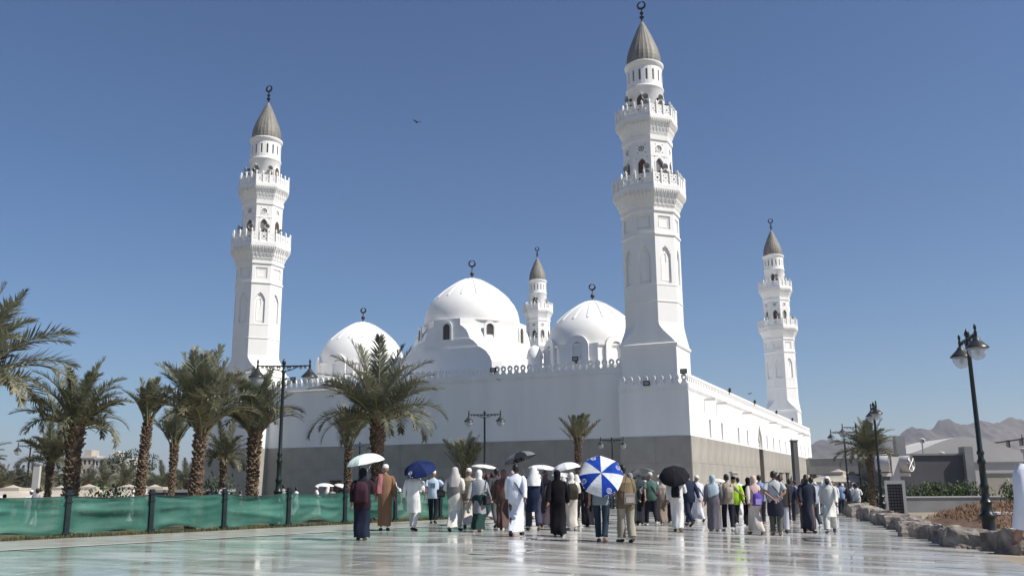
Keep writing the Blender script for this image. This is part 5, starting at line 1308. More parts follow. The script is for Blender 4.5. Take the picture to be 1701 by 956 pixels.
def garment(kind, pz, seed):
    P = POSES[pz]; mb = MB()
    if kind == 'robe': torso(mb, P, .13, .0, seed, 1.06); [sleeve(mb, P, n_, .068, .058) for n_ in 'LR']
    elif kind == 'abaya': torso(mb, P, .07, .18, seed, 1.13, .07); [sleeve(mb, P, n_, .078, .085) for n_ in 'LR']
    elif kind == 'tunic': torso(mb, P, .50, .25, seed, 1.05, .05); [sleeve(mb, P, n_, .066, .055) for n_ in 'LR']
    elif kind == 'tshirt': torso(mb, P, .82, .0, seed, 1.05, .02); [sleeve(mb, P, n_, .07, .07, .75) for n_ in 'LR']
    elif kind == 'jacket': torso(mb, P, .76, .1, seed, 1.16, .03); [sleeve(mb, P, n_, .078, .05) for n_ in 'LR']
    elif kind == 'vest': torso(mb, P, .80, .1, seed, 1.16, .02)
    elif kind == 'skirt': 
        n = 36; t2 = MB(); torso(t2, P, .08, .16, seed, 1.06, .07); mb.v = t2.v[n*6:]; L_ = len(mb.v) // n
        for j in range(L_ - 1):
            for i in range(n): mb.f.append((j*n+i, j*n+(i+1) % n, (j+1)*n+(i+1) % n, (j+1)*n+i)); mb.m.append(0)
    elif kind == 'trousers': trousers(mb, P)
    elif kind == 'loose_trousers': trousers(mb, P, .11, .10)
    elif kind == 'shoes': shoes(mb, P)
    elif kind == 'cap':
        H = P['head']; mb.lathe([(.085, .03), (.088, .06), (.080, .10), (.055, .125), (.02, .135), (.001, .136)], 16, 0, (H.x, H.y - .008, H.z), cap=False)
        for i in range(len(mb.v)): v = mb.v[i]; mb.v[i] = (v[0], H.y + (v[1] - H.y)*1.18, v[2])
    elif kind == 'hair':
        H = P['head']; n = 18; rings = []
        for z, r in ((-.06, .93), (-.02, 1.03), (.03, 1.07), (.07, 1.0), (.10, .80), (.122, .5), (.13, .15)):
            rings.append([Vector((H.x + .077*r*cos(2*pi*i/n), H.y + .098*r*sin(2*pi*i/n) * (1 if sin(2*pi*i/n) < 0 else (.25 if z < .045 else .92)) - .008, H.z + z)) for i in range(n)])
        mb.loft(rings, 0)
    elif kind == 'hijab':
        H = P['head']; nk = P['neck']; n = 24; rn = random.Random(seed); ph = rn.uniform(0, 6)
        def rg(c, rx, ry, amp=0): return ringpts(c, rx, ry, n, 5, amp, ph)
        cut = lambda r: [Vector((v.x, min(v.y, H.y + .055), v.z)) for v in r]
        rings = [rg(H + Vector((0, -.01, .135)), .012, .015), rg(H + Vector((0, -.01, .118)), .058, .075), cut(rg(H + Vector((0, -.012, .07)), .090, .112)), cut(rg(H + Vector((0, -.015, .0)), .098, .118)), cut(rg(H + Vector((0, -.015, -.07)), .084, .104)),
                 rg(nk + Vector((0, .0, .02)), .084, .092), rg(nk + Vector((0, -.005, -.04)), .17, .115, .02), rg(nk + Vector((0, -.01, -.11)), .225, .135, .03), rg(nk + Vector((0, -.015, -.24)), .225, .15, .05), rg(nk + Vector((.01, -.02, -.36)), .19, .15, .08)]
        for i, v in enumerate(rings[-1]): v.z += .08 * sin(2*pi*i/n + ph)
        mb.loft(rings, 0, cap=False)
    elif kind == 'ghutra':
        H = P['head']; nk = P['neck']; n = 24
        rings = [ringpts(H + Vector((0, -.01, .132)), .01, .01, n), ringpts(H + Vector((0, -.01, .118)), .06, .07, n), ringpts(H + Vector((0, -.014, .07)), .09, .11, n), [Vector((v.x, min(v.y, H.y + .03), v.z)) for v in ringpts(H + Vector((0, -.02, -.02)), .11, .12, n)],
                 [Vector((v.x, min(v.y, nk.y + .03), v.z)) for v in ringpts(nk + Vector((0, -.03, 0)), .15, .13, n, 5, .05)], [Vector((v.x, min(v.y, nk.y + .02), v.z)) for v in ringpts(nk + Vector((0, -.03, -.10)), .215, .15, n, 6, .05)], [Vector((v.x, min(v.y, nk.y + .0), v.z)) for v in ringpts(nk + Vector((0, -.03, -.27)), .19, .16, n, 6, .06)]]
        mb.loft(rings, 0, cap=False)
    elif kind == 'shawl':
        nk = P['neck']; ch = P['chest']; n = 20; rings = []
        for z, rx, ry in ((.0, .10, .10), (-.06, .20, .125), (-.12, .235, .15), (-.26, .24, .165), (-.40, .225, .165), (-.50, .21, .16)):
            rings.append([Vector((v.x, v.y, v.z + .14 * (v.x / max(rx, .01)) * (z < -.3))) for v in ringpts(nk + Vector((.01, -.01, z)), rx, ry, n, 5, .03, seed)])
        mb.loft(rings, 0, cap=False)
    elif kind == 'drape':   # cloth hanging over the left shoulder
        s = P['shL']; nk = P['neck']; n = 9
        pr = [(s.lerp(nk, .5) + Vector((0, .14, -.34)), .05), (s.lerp(nk, .45) + Vector((0, .135, -.12)), .055), (s.lerp(nk, .4) + Vector((0, .06, .03)), .06), (s.lerp(nk, .4) + Vector((0, -.04, .04)), .06), (s.lerp(nk, .4) + Vector((-.01, -.14, -.08)), .062), (s.lerp(nk, .35) + Vector((-.02, -.165, -.30)), .06), (s.lerp(nk, .35) + Vector((-.02, -.16, -.46)), .055)]
        rr = []
        for c, w in pr: rr.append([c + Vector((-w, .0, 0)), c + Vector((w, .0, 0)), c + Vector((w, .012, .012)), c + Vector((-w, .012, .012))])
        mb.loft(rr, 0)
    elif kind == 'strap':
        ch = P['chest']; nk = P['neck']; mb_pts = [nk + Vector((-.09, -.02, -.01)), nk + Vector((-.05, -.125, -.14)), ch + Vector((.05, -.155, -.06)), ch + Vector((.15, -.14, -.24)), ch + Vector((.20, -.05, -.32)), ch + Vector((.17, .09, -.26)), ch + Vector((.02, .155, -.02)), nk + Vector((-.08, .09, -.08)), nk + Vector((-.09, -.02, -.01))]
        mb.tube(mb_pts, .014, 6, ell=1)
    return mb
GC = {}
def wear(root, name, kind, pz, seed, material, label=None):
    key = (kind, pz, seed % 3, material.name)
    if key not in GC: o = garment(kind, pz, seed % 3 + 1).build(name, material, root, smooth=True); GC[key] = o.data
    else: o = bpy.data.objects.new(name, GC[key]); COL.objects.link(o); o.parent = root
    if label: o['label'] = label
    return o
WHITE = (.72, .72, .70); CREAM = (.58, .53, .45); BLACK = (.007, .007, .009); NAVY = (.015, .022, .05); GREYL = (.36, .36, .37); GREYD = (.09, .09, .10); BROWN = (.17, .10, .065); GREEN = (.02, .05, .04)
def person(x, y, h, rz, pz, wears, label, group=None, skin='skin'):
    z = gz(x, y); s = h / 1.75
    t = thing('person', label, 'person', (x, y, z), rz, group); t.scale = (s, s, s)
    t.rotation_euler = (0, 0, rz + (0 if group or abs(rz) > 1 else random.gauss(0, .13)))
    b = bpy.data.objects.new('body', BODY[pz]); COL.objects.link(b); b.parent = t
    if skin != 'skin': b.material_slots[0].link = 'OBJECT'; b.material_slots[0].material = M[skin]
    sd = int(abs(x) * 10) % 3
    for w in wears:
        nm, kind, c = w[:3]; m_ = M[c] if isinstance(c, str) else cloth(c)
        wear(t, nm, kind, pz, sd, m_)
    return t
def place_on(pt, local):
    """world point of a point given in a person's frame"""
    s = pt.scale[0]; R = Matrix.Rotation(pt.rotation_euler[2], 3, 'Z'); return pt.location + R @ (Vector(local) * s)
# umbrellas -----------------------------------------------------------
def umbrella(hand, tip_dir, r, cols, label, depth=.26, length=.62, emblem=False, n=8):
    """hand: world point of the grip; tip_dir: direction of the shaft; cols: panel colours in turn"""
    t = thing('umbrella', label, 'umbrella', hand, 0, 'open umbrellas carried in the crowd'); d = Vector(tip_dir).normalized(); t.rotation_euler = d.to_track_quat('Z', 'Y').to_euler()
    mb = MB(); mb.tube([(0, 0, -.10), (0, 0, length + depth + .05)], .009, 6); mb.build('shaft', M['steel'], t)
    mb = MB(); mb.tube([(0, 0, -.16), (0, 0, -.02)], .017, 8); mb.build('handle', M['shoe'], t)
    can = bpy.data.objects.new('canopy', None); COL.objects.link(can); can.parent = t
    def P(u, a, k): # u 0 apex..1 rim; sag between ribs
        rr = r * sin(u * 1.25) / sin(1.25); z = length + depth * (cos(u * 1.25) - cos(1.25)) / (1 - cos(1.25)); f = sin(pi * k)   # k 0..1 across a panel
        sc = 1 - .055 * f * u; return Vector((rr*sc*cos(a), rr*sc*sin(a), z - .02 * f * u * r))
    pr = {}
    for j in range(n):
        mb = MB(); nu, nk = 7, 4; a0 = 2*pi*j/n; a1 = 2*pi*(j+1)/n
        for side in (0, 1):
            for iu in range(nu):
                for ik in range(nk):
                    q = [P(u/nu, a0 + (a1-a0)*k/nk, k/nk) for u, k in ((iu, ik), (iu+1, ik), (iu+1, ik+1), (iu, ik+1))]
                    if side: q = [v - Vector((0, 0, .004)) for v in reversed(q)]
                    mb.poly(q, 0)
        c = cols[j % len(cols)]; mb.build('panel', cloth(c, .05), can, smooth=True)
        if emblem and j in emblem:
            am = (a0 + a1)/2; mb = MB(); c0 = P(.74, am, .5) + Vector((cos(am), sin(am), 0))*0 + Vector((.012*cos(am), .012*sin(am), .016)); tx = Vector((-sin(am), cos(am), 0)); ty = (P(.8, am, .5) - P(.6, am, .5)).normalized()
            for rr_, w in ((.055, .010), (.032, .008)):
                pts = [c0 + (tx*cos(i*2*pi/14) + ty*sin(i*2*pi/14))*rr_ for i in range(15)]; mb.tube(pts, w*.5, 4)
            mb.tube([c0 - tx*.02, c0 + tx*.02], .006, 4); mb.build('emblem', cloth((.7, .74, .8)), can, kind='stuff')
            mb = MB(); c1 = P(.93, am, .5) + Vector((.012*cos(am), .012*sin(am), .012)); 
            for i in range(11):
                if i in (4, 8): continue
                q = c1 + tx*(-.12 + i*.024); mb.tube([q - tx*.008, q + tx*.008], .006, 4)
            mb.build('lettering', cloth((.7, .74, .8)), can, kind='stuff')
    for j in range(n):
        a = 2*pi*j/n; mb = MB(); mb.tube([P(u/6, a, 0) - Vector((0, 0, .012)) for u in range(7)], .004, 4); mb.tube([Vector((0, 0, length*.62)), P(.55, a, 0) - Vector((0, 0, .015))], .003, 4); mb.build('rib', M['steel'], can, kind='stuff')
    return t
def hand_of(p, pz, side): return place_on(p, POSES[pz]['wr'+side] + (POSES[pz]['wr'+side] - POSES[pz]['el'+side]).normalized() * .07)
def backpack(p, label, col, s=1.0, name='backpack', drop=0.0, col2=None):
    t = thing(name, label, 'bag', place_on(p, (0, -.23 - .02*s, 1.16 - drop)), p.rotation_euler[2]); n = 16
    mb = MB(); rings = []
    for z, w, d in ((-.20, .09, .05), (-.19, .13, .08), (-.10, .145, .10), (.05, .14, .10), (.15, .12, .085), (.20, .07, .05), (.205, .02, .02)):
        rings.append([Vector((w*s*(abs(cos(a))**.6)*(1 if cos(a) > 0 else -1), d*s*(abs(sin(a))**.6)*(1 if sin(a) > 0 else -1), z*s)) for a in [2*pi*i/n for i in range(n)]])
    mb.loft(rings); mb.build('bag_body', cloth(col), t, smooth=True)
    mb = MB(); mb.box((-.09*s, -.125*s, -.16*s), (.09*s, -.09*s, .02*s)); mb.build('pocket', cloth(col2 or tuple(c*.7 for c in col)), t)
    for sd in (-1, 1): mb = MB(); mb.tube([(sd*.08, .07, .14*s), (sd*.10, .13, .245), (sd*.115, .25, .27), (sd*.13, .37, .16), (sd*.14, .38, 0), (sd*.15, .26, -.16), (sd*.10, .06, -.18*s)], .014, 5); mb.build('strap', cloth(tuple(c*.8 for c in col)), t)
    return t
def satchel(p, local, label, col, rz=0):
    t = thing('shoulder_bag', label, 'bag', place_on(p, local), p.rotation_euler[2] + rz)
    mb = MB()
    sec = lambda z, w, d: [(-w, -d, z), (w, -d, z), (w, d, z), (-w, d, z)]
    mb.loft([sec(-.13, .12, .03), sec(-.11, .135, .045), sec(.09, .13, .04), sec(.12, .11, .025)]); mb.build('bag_body', cloth(col), t)
    mb = MB(); mb.loft([sec(-.09, .10, .052), sec(.03, .10, .050)]); mb.build('pocket', cloth(tuple(min(1, c*1.6) for c in col)), t)
    mb = MB(); mb.tube([(-.12, 0, .10), (-.10, .0, .3), (-.04, 0, .5), (.04, 0, .5), (.10, 0, .3), (.12, 0, .10)], .010, 5); mb.build('strap', cloth(tuple(c*.7 for c in col)), t); return t

SHO = ('shoes', 'shoes', 'shoe'); SHT = ('shoes', 'shoes', 'shoe_tan'); SHW = ('shoes', 'shoes', 'shoe_white')
HAIR = ('hair', 'hair', 'hair')
D = {}
def P_(key, *a, **k): D[key] = person(*a, **k); return D[key]
P_('a', -3.47, 21.33, 1.62, .05, 'umbR', [('skirt', 'skirt', (.014, .018, .035)), ('jacket', 'jacket', (.03, .014, .02)), ('head_scarf', 'hijab', (.015, .015, .02)), SHT], 'woman in maroon top and long navy skirt under the mint white umbrella')
P_('b', -3.72+.15, 25.8, 1.80, .12, 'stand', [('robe', 'robe', (.20, .115, .07)), ('cap', 'cap', WHITE), ('shawl', 'drape', (.42, .16, .18)), SHO], 'man in brown robe and white cap with a red striped shawl on his shoulder')
P_('c', -2.76, 25.6, 1.70, -.25, 'umbR', [('tunic', 'tunic', WHITE), ('trousers', 'trousers', (.62, .62, .58)), SHO], 'person in white tunic and trousers whose head hides under the navy umbrella')
P_('d', -2.61, 30.2, 1.70, -.2, 'out', [('tshirt', 'tshirt', (.42, .52, .62)), ('trousers', 'trousers', (.014, .016, .022)), ('cap', 'cap', WHITE), SHO], 'man in light blue T-shirt with a square back print, black trousers, white cap')
P_('e', -1.59, 25.1, 1.70, -.1, 'carry', [('robe', 'robe', (.62, .60, .54)), ('shawl', 'shawl', (.17, .165, .165)), ('head_scarf', 'ghutra', (.42, .40, .38)), SHO], 'figure in cream robe with a grey shawl and chequered white head scarf')
P_('f', -1.30, 26.9, 1.70, .0, 'walkR', [('vest', 'vest', (.16, .13, .08)), ('robe', 'robe', CREAM), ('cap', 'cap', WHITE), SHT], 'man in cream robe with khaki waistcoat and flat white cap')
P_('g', -0.94, 24.9, 1.62, -.25, 'walkL', [('skirt', 'skirt', (.015, .04, .035)), ('tunic', 'tunic', (.25, .26, .28)), ('shawl', 'shawl', (.32, .33, .35)), ('head_scarf', 'hijab', (.62, .62, .60)), SHT], 'woman walking in grey shawl, white scarf and dark green skirt')
P_('h', -1.15, 28.4, 1.60, .0, 'stand', [('robe', 'abaya', (.30, .24, .26)), ('head_scarf', 'hijab', (.45, .33, .32)), SHT], 'woman in dusty pink scarf and mauve robe behind the grey-shawled woman')
P_('i', -0.50, 27.2, 1.70, .35, 'carry', [('jacket', 'jacket', (.07, .07, .08)), ('trousers', 'trousers', (.10, .10, .11)), HAIR, SHO], 'dark-haired bearded man in charcoal jacket turning his head', skin='skin')
P_('j', -0.28, 25.9, 1.64, .05, 'walkR', [('robe', 'abaya', (.10, .065, .055)), ('shawl', 'shawl', (.16, .075, .06)), ('head_scarf', 'hijab', (.26, .13, .12)), SHT], 'woman in rust brown scarf and dark brown robe')
P_('k', -.02, 29.6, 1.66, .0, 'walkL', [('robe', 'abaya', (.34, .27, .27)), ('head_scarf', 'hijab', (.50, .38, .36)), SHT], 'woman in pale pink scarf just behind the man in white')
P_('l', 0.05, 22.5, 1.72, -.15, 'walkR', [('robe', 'robe', (.66, .69, .76)), ('strap', 'strap', (.02, .03, .06)), HAIR, SHO], 'tall man striding in a long bluish white robe with a dark cross strap', skin='skin_dark')
P_('m', 0.55, 25.6, 1.74, .1, 'umbL', [('robe', 'tunic', (.015, .022, .05)), ('trousers', 'loose_trousers', (.05, .05, .08)), ('head_scarf', 'ghutra', WHITE), SHT], 'man in dark navy tunic with a white cloth over his head')
P_('n', 1.08, 23.0, 1.60, -.1, 'walkL', [('robe', 'abaya', BLACK), ('head_scarf', 'hijab', BLACK), SHO], 'woman all in black abaya and scarf, nearest black figure in the middle')
P_('o', 1.62, 26.2, 1.60, .1, 'umbR', [('robe', 'robe', (.58, .54, .47)), ('head_scarf', 'hijab', (.66, .64, .60)), SHW], 'woman in cream robe and white scarf carrying a dark backpack')
P_('p', 2.30, 29.0, 1.62, .0, 'walkR', [('robe', 'abaya', (.014, .013, .018)), ('head_scarf', 'hijab', (.02, .015, .02)), SHO], 'woman in black abaya with handbag half behind the blue umbrella')
P_('q', 1.95, 20.9, 1.72, -.04, 'umbR', [('shirt', 'tshirt', (.20, .25, .27)), ('trousers', 'trousers', (.022, .04, .06)), HAIR, SHT], 'person in teal trousers and patterned grey shirt behind the blue and white umbrella')
P_('r', 2.52, 20.95, 1.72, .35, 'lean', [('jacket', 'jacket', (.17, .125, .075)), ('trousers', 'loose_trousers', (.30, .27, .22)), HAIR, SHO], 'man in tan jacket and beige trousers leaning towards the blue umbrella')
P_('s', 3.60, 28.7, 1.66, -.1, 'walkL', [('jacket', 'jacket', (.02, .035, .035)), ('trousers', 'loose_trousers', (.018, .03, .03)), ('head_scarf', 'hijab', (.20, .22, .23)), SHO], 'person in dark teal suit with grey scarf right of the tan jacket')
P_('t', 4.25, 31.5, 1.64, .1, 'walkR', [('robe', 'abaya', (.02, .02, .025)), ('head_scarf', 'hijab', (.35, .35, .36)), SHO], 'woman in black with a pale scarf under the grey umbrella')
P_('u', 4.48, 30.4, 1.72, .0, 'walkL', [('tshirt', 'tshirt', (.07, .12, .105)), ('trousers', 'trousers', (.014, .018, .025)), ('strap', 'strap', BLACK), ('cap', 'cap', (.5, .55, .45)), SHW], 'man in green T-shirt and black trousers with a cross strap')
P_('v', 5.25, 33.0, 1.58, .1, 'walkR', [('robe', 'abaya', (.20, .16, .13)), ('head_scarf', 'hijab', (.35, .30, .27)), SHT], 'small woman in a mottled brown dress beyond the green T-shirt')
P_('w', 4.70, 26.9, 1.70, -.1, 'umbR', [('robe', 'robe', (.66, .66, .64)), ('shawl', 'drape', WHITE), HAIR, SHT], 'man in white robe and white shoulder cloth under the black umbrella')
P_('x', 5.83, 31.0, 1.76, .0, 'walkR', [('jacket', 'jacket', (.022, .03, .055)), ('trousers', 'trousers', (.022, .03, .055)), HAIR, SHO], 'man in a navy suit just right of the black umbrella')
P_('y', 6.96, 35.2, 1.72, .0, 'walkL', [('robe', 'robe', (.60, .62, .68)), ('strap', 'strap', NAVY), ('cap', 'cap', WHITE), SHO], 'man in white pilgrim cloth with a diagonal dark strap beyond the navy suit')
P_('z', 5.95, 27.8, 1.64, -.15, 'stand', [('robe', 'abaya', (.13, .12, .145)), ('head_scarf', 'hijab', (.36, .45, .50)), SHW], 'woman in grey-violet abaya with a pale blue scarf')
P_('A', 6.42, 28.0, 1.68, .05, 'out', [('tshirt', 'tshirt', (.36, .31, .25)), ('trousers', 'trousers', (.015, .018, .03)), HAIR, SHW], 'young man in beige T-shirt and dark trousers with his right arm held out')
P_('B', 7.45, 31.4, 1.66, .1, 'walkR', [('vest', 'jacket', (.30, .52, .03)), ('trousers', 'loose_trousers', (.014, .014, .018)), ('cap', 'cap', BLACK), SHW], 'worker in a fluorescent yellow-green vest and black trousers')
P_('C', 6.75, 26.1, 1.62, -.1, 'walkL', [('robe', 'robe', (.56, .50, .45)), ('head_scarf', 'hijab', (.58, .42, .37)), SHT], 'person in cream robe and pink head cover carrying a purple drawstring bag')
P_('E', 7.28, 26.0, 1.76, .05, 'behind', [('tshirt', 'tshirt', (.42, .44, .46)), ('trousers', 'trousers', (.10, .105, .085)), ('strap', 'strap', (.02, .025, .04)), HAIR, SHT], 'man in light grey T-shirt standing with his arms folded behind his back')
P_('F', 7.95, 27.7, 1.70, 2.9, 'stand', [('jacket', 'jacket', (.04, .035, .035)), ('trousers', 'loose_trousers', (.50, .50, .55)), HAIR, SHO], 'man in dark jacket with a pale name badge and white trousers', skin='skin_dark')
P_('G', 8.84, 28.1, 1.72, 3.0, 'walkL', [('robe', 'robe', (.028, .032, .05)), HAIR, SHO], 'bearded dark-skinned man in a long navy robe facing the camera', skin='skin_dark')
P_('H', 9.25, 29.6, 1.62, 3.3, 'stand', [('robe', 'abaya', (.10, .09, .10)), ('head_scarf', 'hijab', (.12, .10, .12)), SHO], 'woman with an orange bag close behind the navy-robed man', skin='skin_dark')
P_('I', 9.59, 28.4, 1.68, 2.75, 'walkR', [('tunic', 'tunic', (.62, .63, .58)), ('trousers', 'loose_trousers', (.62, .62, .58)), ('cap', 'ghutra', WHITE), SHO], 'man in a white tunic suit striding towards the camera by the rocks', skin='skin_dark')
P_('J', 18.2, 50.5, 1.70, 1.2, 'lean', [('jacket', 'jacket', (.02, .025, .035)), ('trousers', 'trousers', (.10, .09, .085)), HAIR, SHO], 'figure in a dark jacket standing by the far end of the rock row')
P_('K', 4.56, 8.0, 1.80, .3, 'stand', [('shirt', 'robe', (.66, .68, .74)), HAIR, SHO], 'person in a white long-sleeved robe passing at the right picture edge', skin='skin')
P_('L', .95, 28.2, 1.66, 0, 'walkR', [('robe', 'abaya', (.05, .04, .05)), ('head_scarf', 'hijab', (.10, .08, .09)), SHO], 'woman in charcoal robe between the navy tunic and the black abaya')
P_('N', 10.1, 31.5, 1.70, 0, 'walkL', [('tshirt', 'tshirt', (.30, .36, .44)), ('trousers', 'trousers', (.05, .055, .07)), HAIR, SHW], 'man in steel blue T-shirt walking off behind the navy-robed man')
# square print on the blue T-shirt, badge, beards, waist jacket
mb = MB(); mb.box((-.085, -.146, 1.17), (.085, -.139, 1.32), 0); mb.build('print', cloth((.12, .17, .25)), D['d'])
mb = MB(); mb.tube([(-.07, .13, 1.42), (-.02, .165, 1.2), (0, .17, 1.12)], .008, 4); mb.tube([(.07, .13, 1.42), (.02, .165, 1.2), (0, .17, 1.12)], .008, 4); mb.box((-.04, .168, .99), (.04, .175, 1.12)); mb.build('name_badge', cloth((.62, .66, .72)), D['F'])
for k_ in 'GI':
    mb = MB(); mb.lathe([(.02, -.145), (.045, -.12), (.062, -.08), (.066, -.05)], 12, 0, (0, 0, 0)); o = mb.build('beard', M['hair'], D[k_], smooth=True); o.location = POSES['walkL']['head'] + Vector((0, .035, 0))
mb = MB(); n = 20; mb.loft([ringpts((0, 0, z), rx, ry, n, 6, .03, 1) for z, rx, ry in ((1.0, .18, .14), (.93, .20, .16), (.80, .215, .175), (.62, .22, .18), (.52, .20, .16))], 0, cap=False); mb.build('tied_jacket', cloth((.025, .03, .045)), D['E'], smooth=True)
for sd in (-1, 1): mb = MB(); mb.box((sd*.02 - .07, .145, .95), (sd*.02 + .07, .152, 1.25)) if False else None
# what they carry
h = hand_of(D['a'], 'umbR', 'R'); umbrella(h, (-.18, -.12, 1), .47, [(.62, .76, .70), (.70, .76, .72)], 'pale mint umbrella tilted left over the woman in maroon', .20, .52)
h = hand_of(D['c'], 'umbR', 'R'); umbrella(h, (-.15, -.55, 1), .46, [(.010, .018, .075), (.016, .028, .095)], 'shiny navy blue umbrella tilted back over the white tunic', .22, .38, emblem=(5,))
h = hand_of(D['l'], 'walkR', 'R')
h = hand_of(D['m'], 'umbL', 'L'); umbrella(h, (-.30, .10, 1), .48, [(.02, .022, .03), (.16, .165, .175)], 'black and grey umbrella tilted above the man in navy tunic', .20, .62)
h = hand_of(D['o'], 'umbR', 'R'); umbrella(h + Vector((-.12, 0, 0)), (-.22, .0, 1), .43, [(.70, .70, .72)], 'small domed white umbrella over the woman with the dark backpack', .20, .46)
h = hand_of(D['q'], 'umbR', 'R'); umbrella(h + Vector((-.18, -.10, .0)), (-.05, -.93, .42), .50, [(.012, .05, .32), (.62, .64, .66)], 'large blue and white panelled umbrella held tilted towards the camera', .17, .32, emblem=(0, 2, 4, 6))
h = hand_of(D['w'], 'umbR', 'R'); umbrella(h + Vector((-.2, -.05, 0)), (-.15, -.68, .8), .45, [(.014, .014, .018)], 'black umbrella tipped backwards over the man in white', .22, .34)
h = hand_of(D['t'], 'walkR', 'R') + Vector((-.1, .1, .42)); umbrella(h, (-.2, 0, 1), .50, [(.05, .05, .055), (.12, .12, .125)], 'dark grey umbrella over the woman in black with pale scarf', .17, .46)
h = Vector((.85, 28.0, 1.18)); umbrella(h, (.1, 0, 1), .46, [(.66, .67, .68)], 'flat white umbrella behind the man with white head cloth', .13, .48)
h = Vector((-.95, 28.6, 1.18)); umbrella(h, (.12, 0, 1), .42, [(.68, .66, .62)], 'off-white umbrella between the grey-shawled woman and the bearded man', .10, .55)
h = Vector((3.05, 34.0, 1.1)); umbrella(h, (0, 0, 1), .48, [(.02, .02, .025)], 'flat black umbrella in the crowd right of the tan jacket', .13, .58)
backpack(D['a'], 'maroon backpack on the woman under the mint umbrella', (.045, .02, .03), 1.15)
backpack(D['o'], 'black and khaki backpack on the woman in cream', (.05, .045, .035), 1.1)
backpack(D['A'], 'beige drawstring bag on the young man in beige', (.36, .32, .25), .85)
backpack(D['C'], 'purple drawstring bag on the person in cream robe', (.13, .07, .36), .85, drop=.12, col2=(.34, .28, .55))
backpack(D['w'], 'small black backpack below the black umbrella', (.012, .012, .015), .85)
satchel(D['r'], (-.02, -.22, .98), 'patterned grey satchel hanging on the tan jacket', (.17, .15, .14)); satchel(D['p'], (-.22, -.12, 1.0), 'black handbag at the hip of the woman in black', (.02, .02, .022), 1.2)
satchel(D['g'], (.24, .02, .88), 'dark handbag carried by the woman in grey shawl', (.02, .02, .025), 1.4); satchel(D['H'], (.22, .14, 1.02), 'orange shoulder bag beside the navy-robed man', (.42, .13, .05), .4)
satchel(D['d'], (.26, -.02, 1.0), 'black bag hanging from the arm of the man in blue', (.015, .015, .018), .3)

# ------------------------------------------------------------------ the crowd farther off
FILL = [
 ('white', [('robe', 'robe', (.64, .64, .62)), ('cap', 'cap', WHITE)], 'white robe and white cap'), ('whitehair', [('robe', 'robe', (.66, .67, .70)), HAIR], 'white robe, bareheaded'),
 ('ihram', [('robe', 'robe', (.68, .68, .66)), ('shawl', 'shawl', (.68, .68, .66)), HAIR], 'white wrapped pilgrim cloths'), ('ghutra', [('robe', 'robe', (.60, .60, .58)), ('head_scarf', 'ghutra', (.66, .62, .60))], 'white robe and head cloth'),
 ('black', [('robe', 'abaya', BLACK), ('head_scarf', 'hijab', BLACK)], 'black abaya and scarf'), ('blackw', [('robe', 'abaya', (.02, .02, .03)), ('head_scarf', 'hijab', (.55, .52, .5))], 'black abaya and pale scarf'),
 ('cream', [('robe', 'abaya', (.42, .37, .31)), ('head_scarf', 'hijab', (.5, .45, .4))], 'beige robe and scarf'), ('navy', [('jacket', 'jacket', (.03, .04, .08)), ('trousers', 'trousers', (.03, .035, .05)), HAIR], 'dark blue jacket and trousers'),
 ('blue', [('tshirt', 'tshirt', (.20, .30, .50)), ('trousers', 'trousers', (.04, .045, .06)), HAIR], 'blue shirt and dark trousers'), ('grey', [('tshirt', 'tshirt', (.30, .30, .31)), ('trousers', 'trousers', (.06, .06, .07)), HAIR], 'grey shirt and dark trousers'),
 ('brown', [('robe', 'robe', (.16, .11, .08)), ('cap', 'cap', WHITE)], 'brown robe and white cap'), ('pink', [('robe', 'abaya', (.16, .12, .15)), ('head_scarf', 'hijab', (.45, .28, .28))], 'plum robe and pink scarf')]
PROTO = {}
rnd = random.Random(99)
def filler(kind, pz, x, y, rz, h, place, group):
    w = next(f for f in FILL if f[0] == kind)
    return person(x, y, h, rz, pz, w[1], 'person in %s, %s' % (w[2], place), group, skin=rnd.choice(['skin', 'skin', 'skin_dark']))
taken = [(p.location.x, p.location.y) for p in D.values()]
def scatter(n, xr, yr, place_fn, group, weights, facing=0.0, spread=.5, mind=.55):
    k = 0; tries = 0
    while k < n and tries < 6000:
        tries += 1; y = rnd.uniform(*yr); lo, hi = xr; x = (rnd.uniform(lo, hi) - 855) / 1543 * y
        if any((x - a)**2 + (y - b)**2 < mind**2 for a, b in taken): continue
        loc = Vector((x, y, 0)) - MC; X = loc.dot(UX); Y = loc.dot(UY)
        if Y > -1.2 and X < 3.2: continue
        taken.append((x, y)); kind = rnd.choice(weights); pz = rnd.choice(['walkL', 'walkR', 'stand', 'carry', 'walkL', 'walkR'])
        fz = facing + rnd.gauss(0, spread)
        if rnd.random() < .12: fz += pi
        filler(kind, pz, x, y, fz, rnd.uniform(1.58, 1.78), place_fn(x, y), group); k += 1
WT = ['white', 'whitehair', 'ihram', 'ghutra', 'white', 'black', 'blackw', 'cream', 'navy', 'blue', 'grey', 'brown', 'pink', 'ihram', 'ghutra']
def place_mid(x, y):
    px = 855 + x / y * 1543
    names = [(790, 'behind the chequered scarf'), (840, 'behind the bearded man'), (905, 'behind the navy tunic'), (965, 'behind the black abaya'), (1040, 'behind the blue umbrella'), (1090, 'behind the green T-shirt'), (1150, 'behind the black umbrella'), (1215, 'behind the blue scarf'), (1275, 'behind the purple bag'), (1400, 'behind the navy-robed man')]
    side = next(n for lim, n in names if px < lim)
    return side + (', front row' if y < 37 else ', second row' if y < 42 else ', middle rows' if y < 52 else ', back rows')
def place_far(x, y):
    px = 855 + x / y * 1543
    return ('left end' if px < 1362 else 'middle' if px < 1398 else 'right end') + ' of the canvas umbrella crowd' + (', nearest' if y < 60 else ', halfway' if y < 76 else ', farthest')
scatter(28, (742, 1345), (32.5, 42), place_mid, 'pilgrims walking in the middle of the crowd', WT)
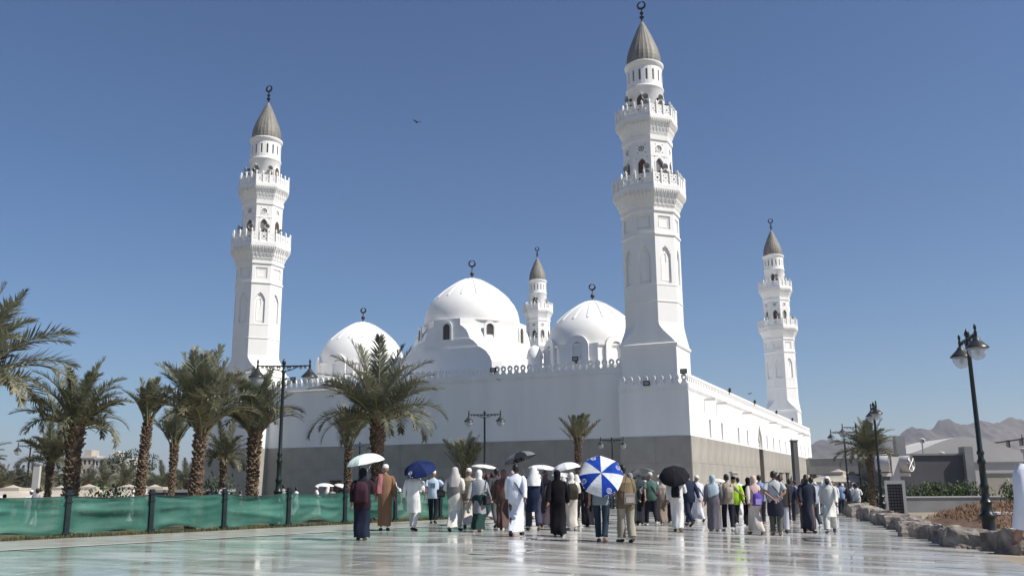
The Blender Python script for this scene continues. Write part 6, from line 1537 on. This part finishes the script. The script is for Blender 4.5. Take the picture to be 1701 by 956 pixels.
scatter(58, (740, 1350), (42, 68), place_mid, 'pilgrims walking in the middle of the crowd', WT)
scatter(44, (1335, 1428), (46, 95), place_far, 'small figures past the mosque end', ['white', 'ihram', 'ghutra', 'whitehair', 'blue', 'grey', 'black', 'cream', 'white'])
def place_left(x, y):
    px = 855 + x / y * 1543
    return 'beyond the net' + (' before the brown door' if px > 540 else ' right of the lamp post' if px > 470 else ' left of the lamp post' if px > 400 else ' at the left block' if px > 330 else ' among mid palms' if px > 180 else ' among far left palms') + (', nearer' if y < 62 else ', farther')
scatter(34, (395, 740), (44, 78), place_left, 'people behind the green net', ['white', 'ihram', 'ghutra', 'whitehair', 'white', 'black', 'grey', 'navy', 'cream'])
scatter(18, (-10, 385), (40, 70), place_left, 'people behind the green net', ['black', 'navy', 'grey', 'white', 'blackw', 'white'])
umbrella(Vector((-10.6, 52.0, 1.15 + gz(-10.6, 52) + .05)), (0, 0, 1), .55, [(.70, .70, .70)], 'white umbrella beyond the net right of the tall lamp post', .17, .42)
umbrella(Vector((-9.3, 50.0, 1.1 + gz(-9.3, 50))), (.3, 0, 1), .50, [(.66, .64, .62)], 'second white umbrella beyond the net by the brown door', .17, .40)
for ux, uy, c_, lb in ((1.9, 36.5, (.66, .66, .64), 'white umbrella top behind the blue and white one'), (-1.3, 38.0, (.10, .03, .04), 'dark red umbrella far behind the grey-shawled woman'), (5.6, 40.5, (.02, .02, .025), 'far black umbrella between green T-shirt and navy suit'), (9.6, 44.0, (.62, .60, .55), 'cream umbrella beyond the yellow vest')):
    umbrella(Vector((ux, uy, 1.15 + gz(ux, uy))), (.1, 0, 1), .46, [c_], lb, .15, .42)
umbrella(Vector((15.7, 49.5, 1.15 + gz(15.7, 49.5))), (0, 0, 1), .5, [(.16, .36, .48)], 'small turquoise umbrella before the canvas shelter', .17, .40)

# ================================================================== HAZE
mb = MB(); X0, X1, Y0, Y1 = xs[0] - 60, xs[-1] + 60, ys[0] - 60, ys[-1] + 60
mb.box((X0, Y0, -6.5), (X1, Y1, 290))
hz = mb.build('haze', [], None, kind='stuff')
hm = bpy.data.materials.new('haze_air'); hm.use_nodes = True; nt = hm.node_tree
for n_ in list(nt.nodes): nt.nodes.remove(n_)
ho = nt.nodes.new('ShaderNodeOutputMaterial'); pv = nt.nodes.new('ShaderNodeVolumePrincipled'); pv.inputs['Color'].default_value = (.92, .93, .97, 1); pv.inputs['Density'].default_value = 0.00015; pv.inputs['Anisotropy'].default_value = 0.2
nt.links.new(pv.outputs[0], ho.inputs['Volume']); hz.data.materials.clear(); hz.data.materials.append(hm)
tag(hz, 'thin pale air haze that veils the mountains and the horizon', 'haze')
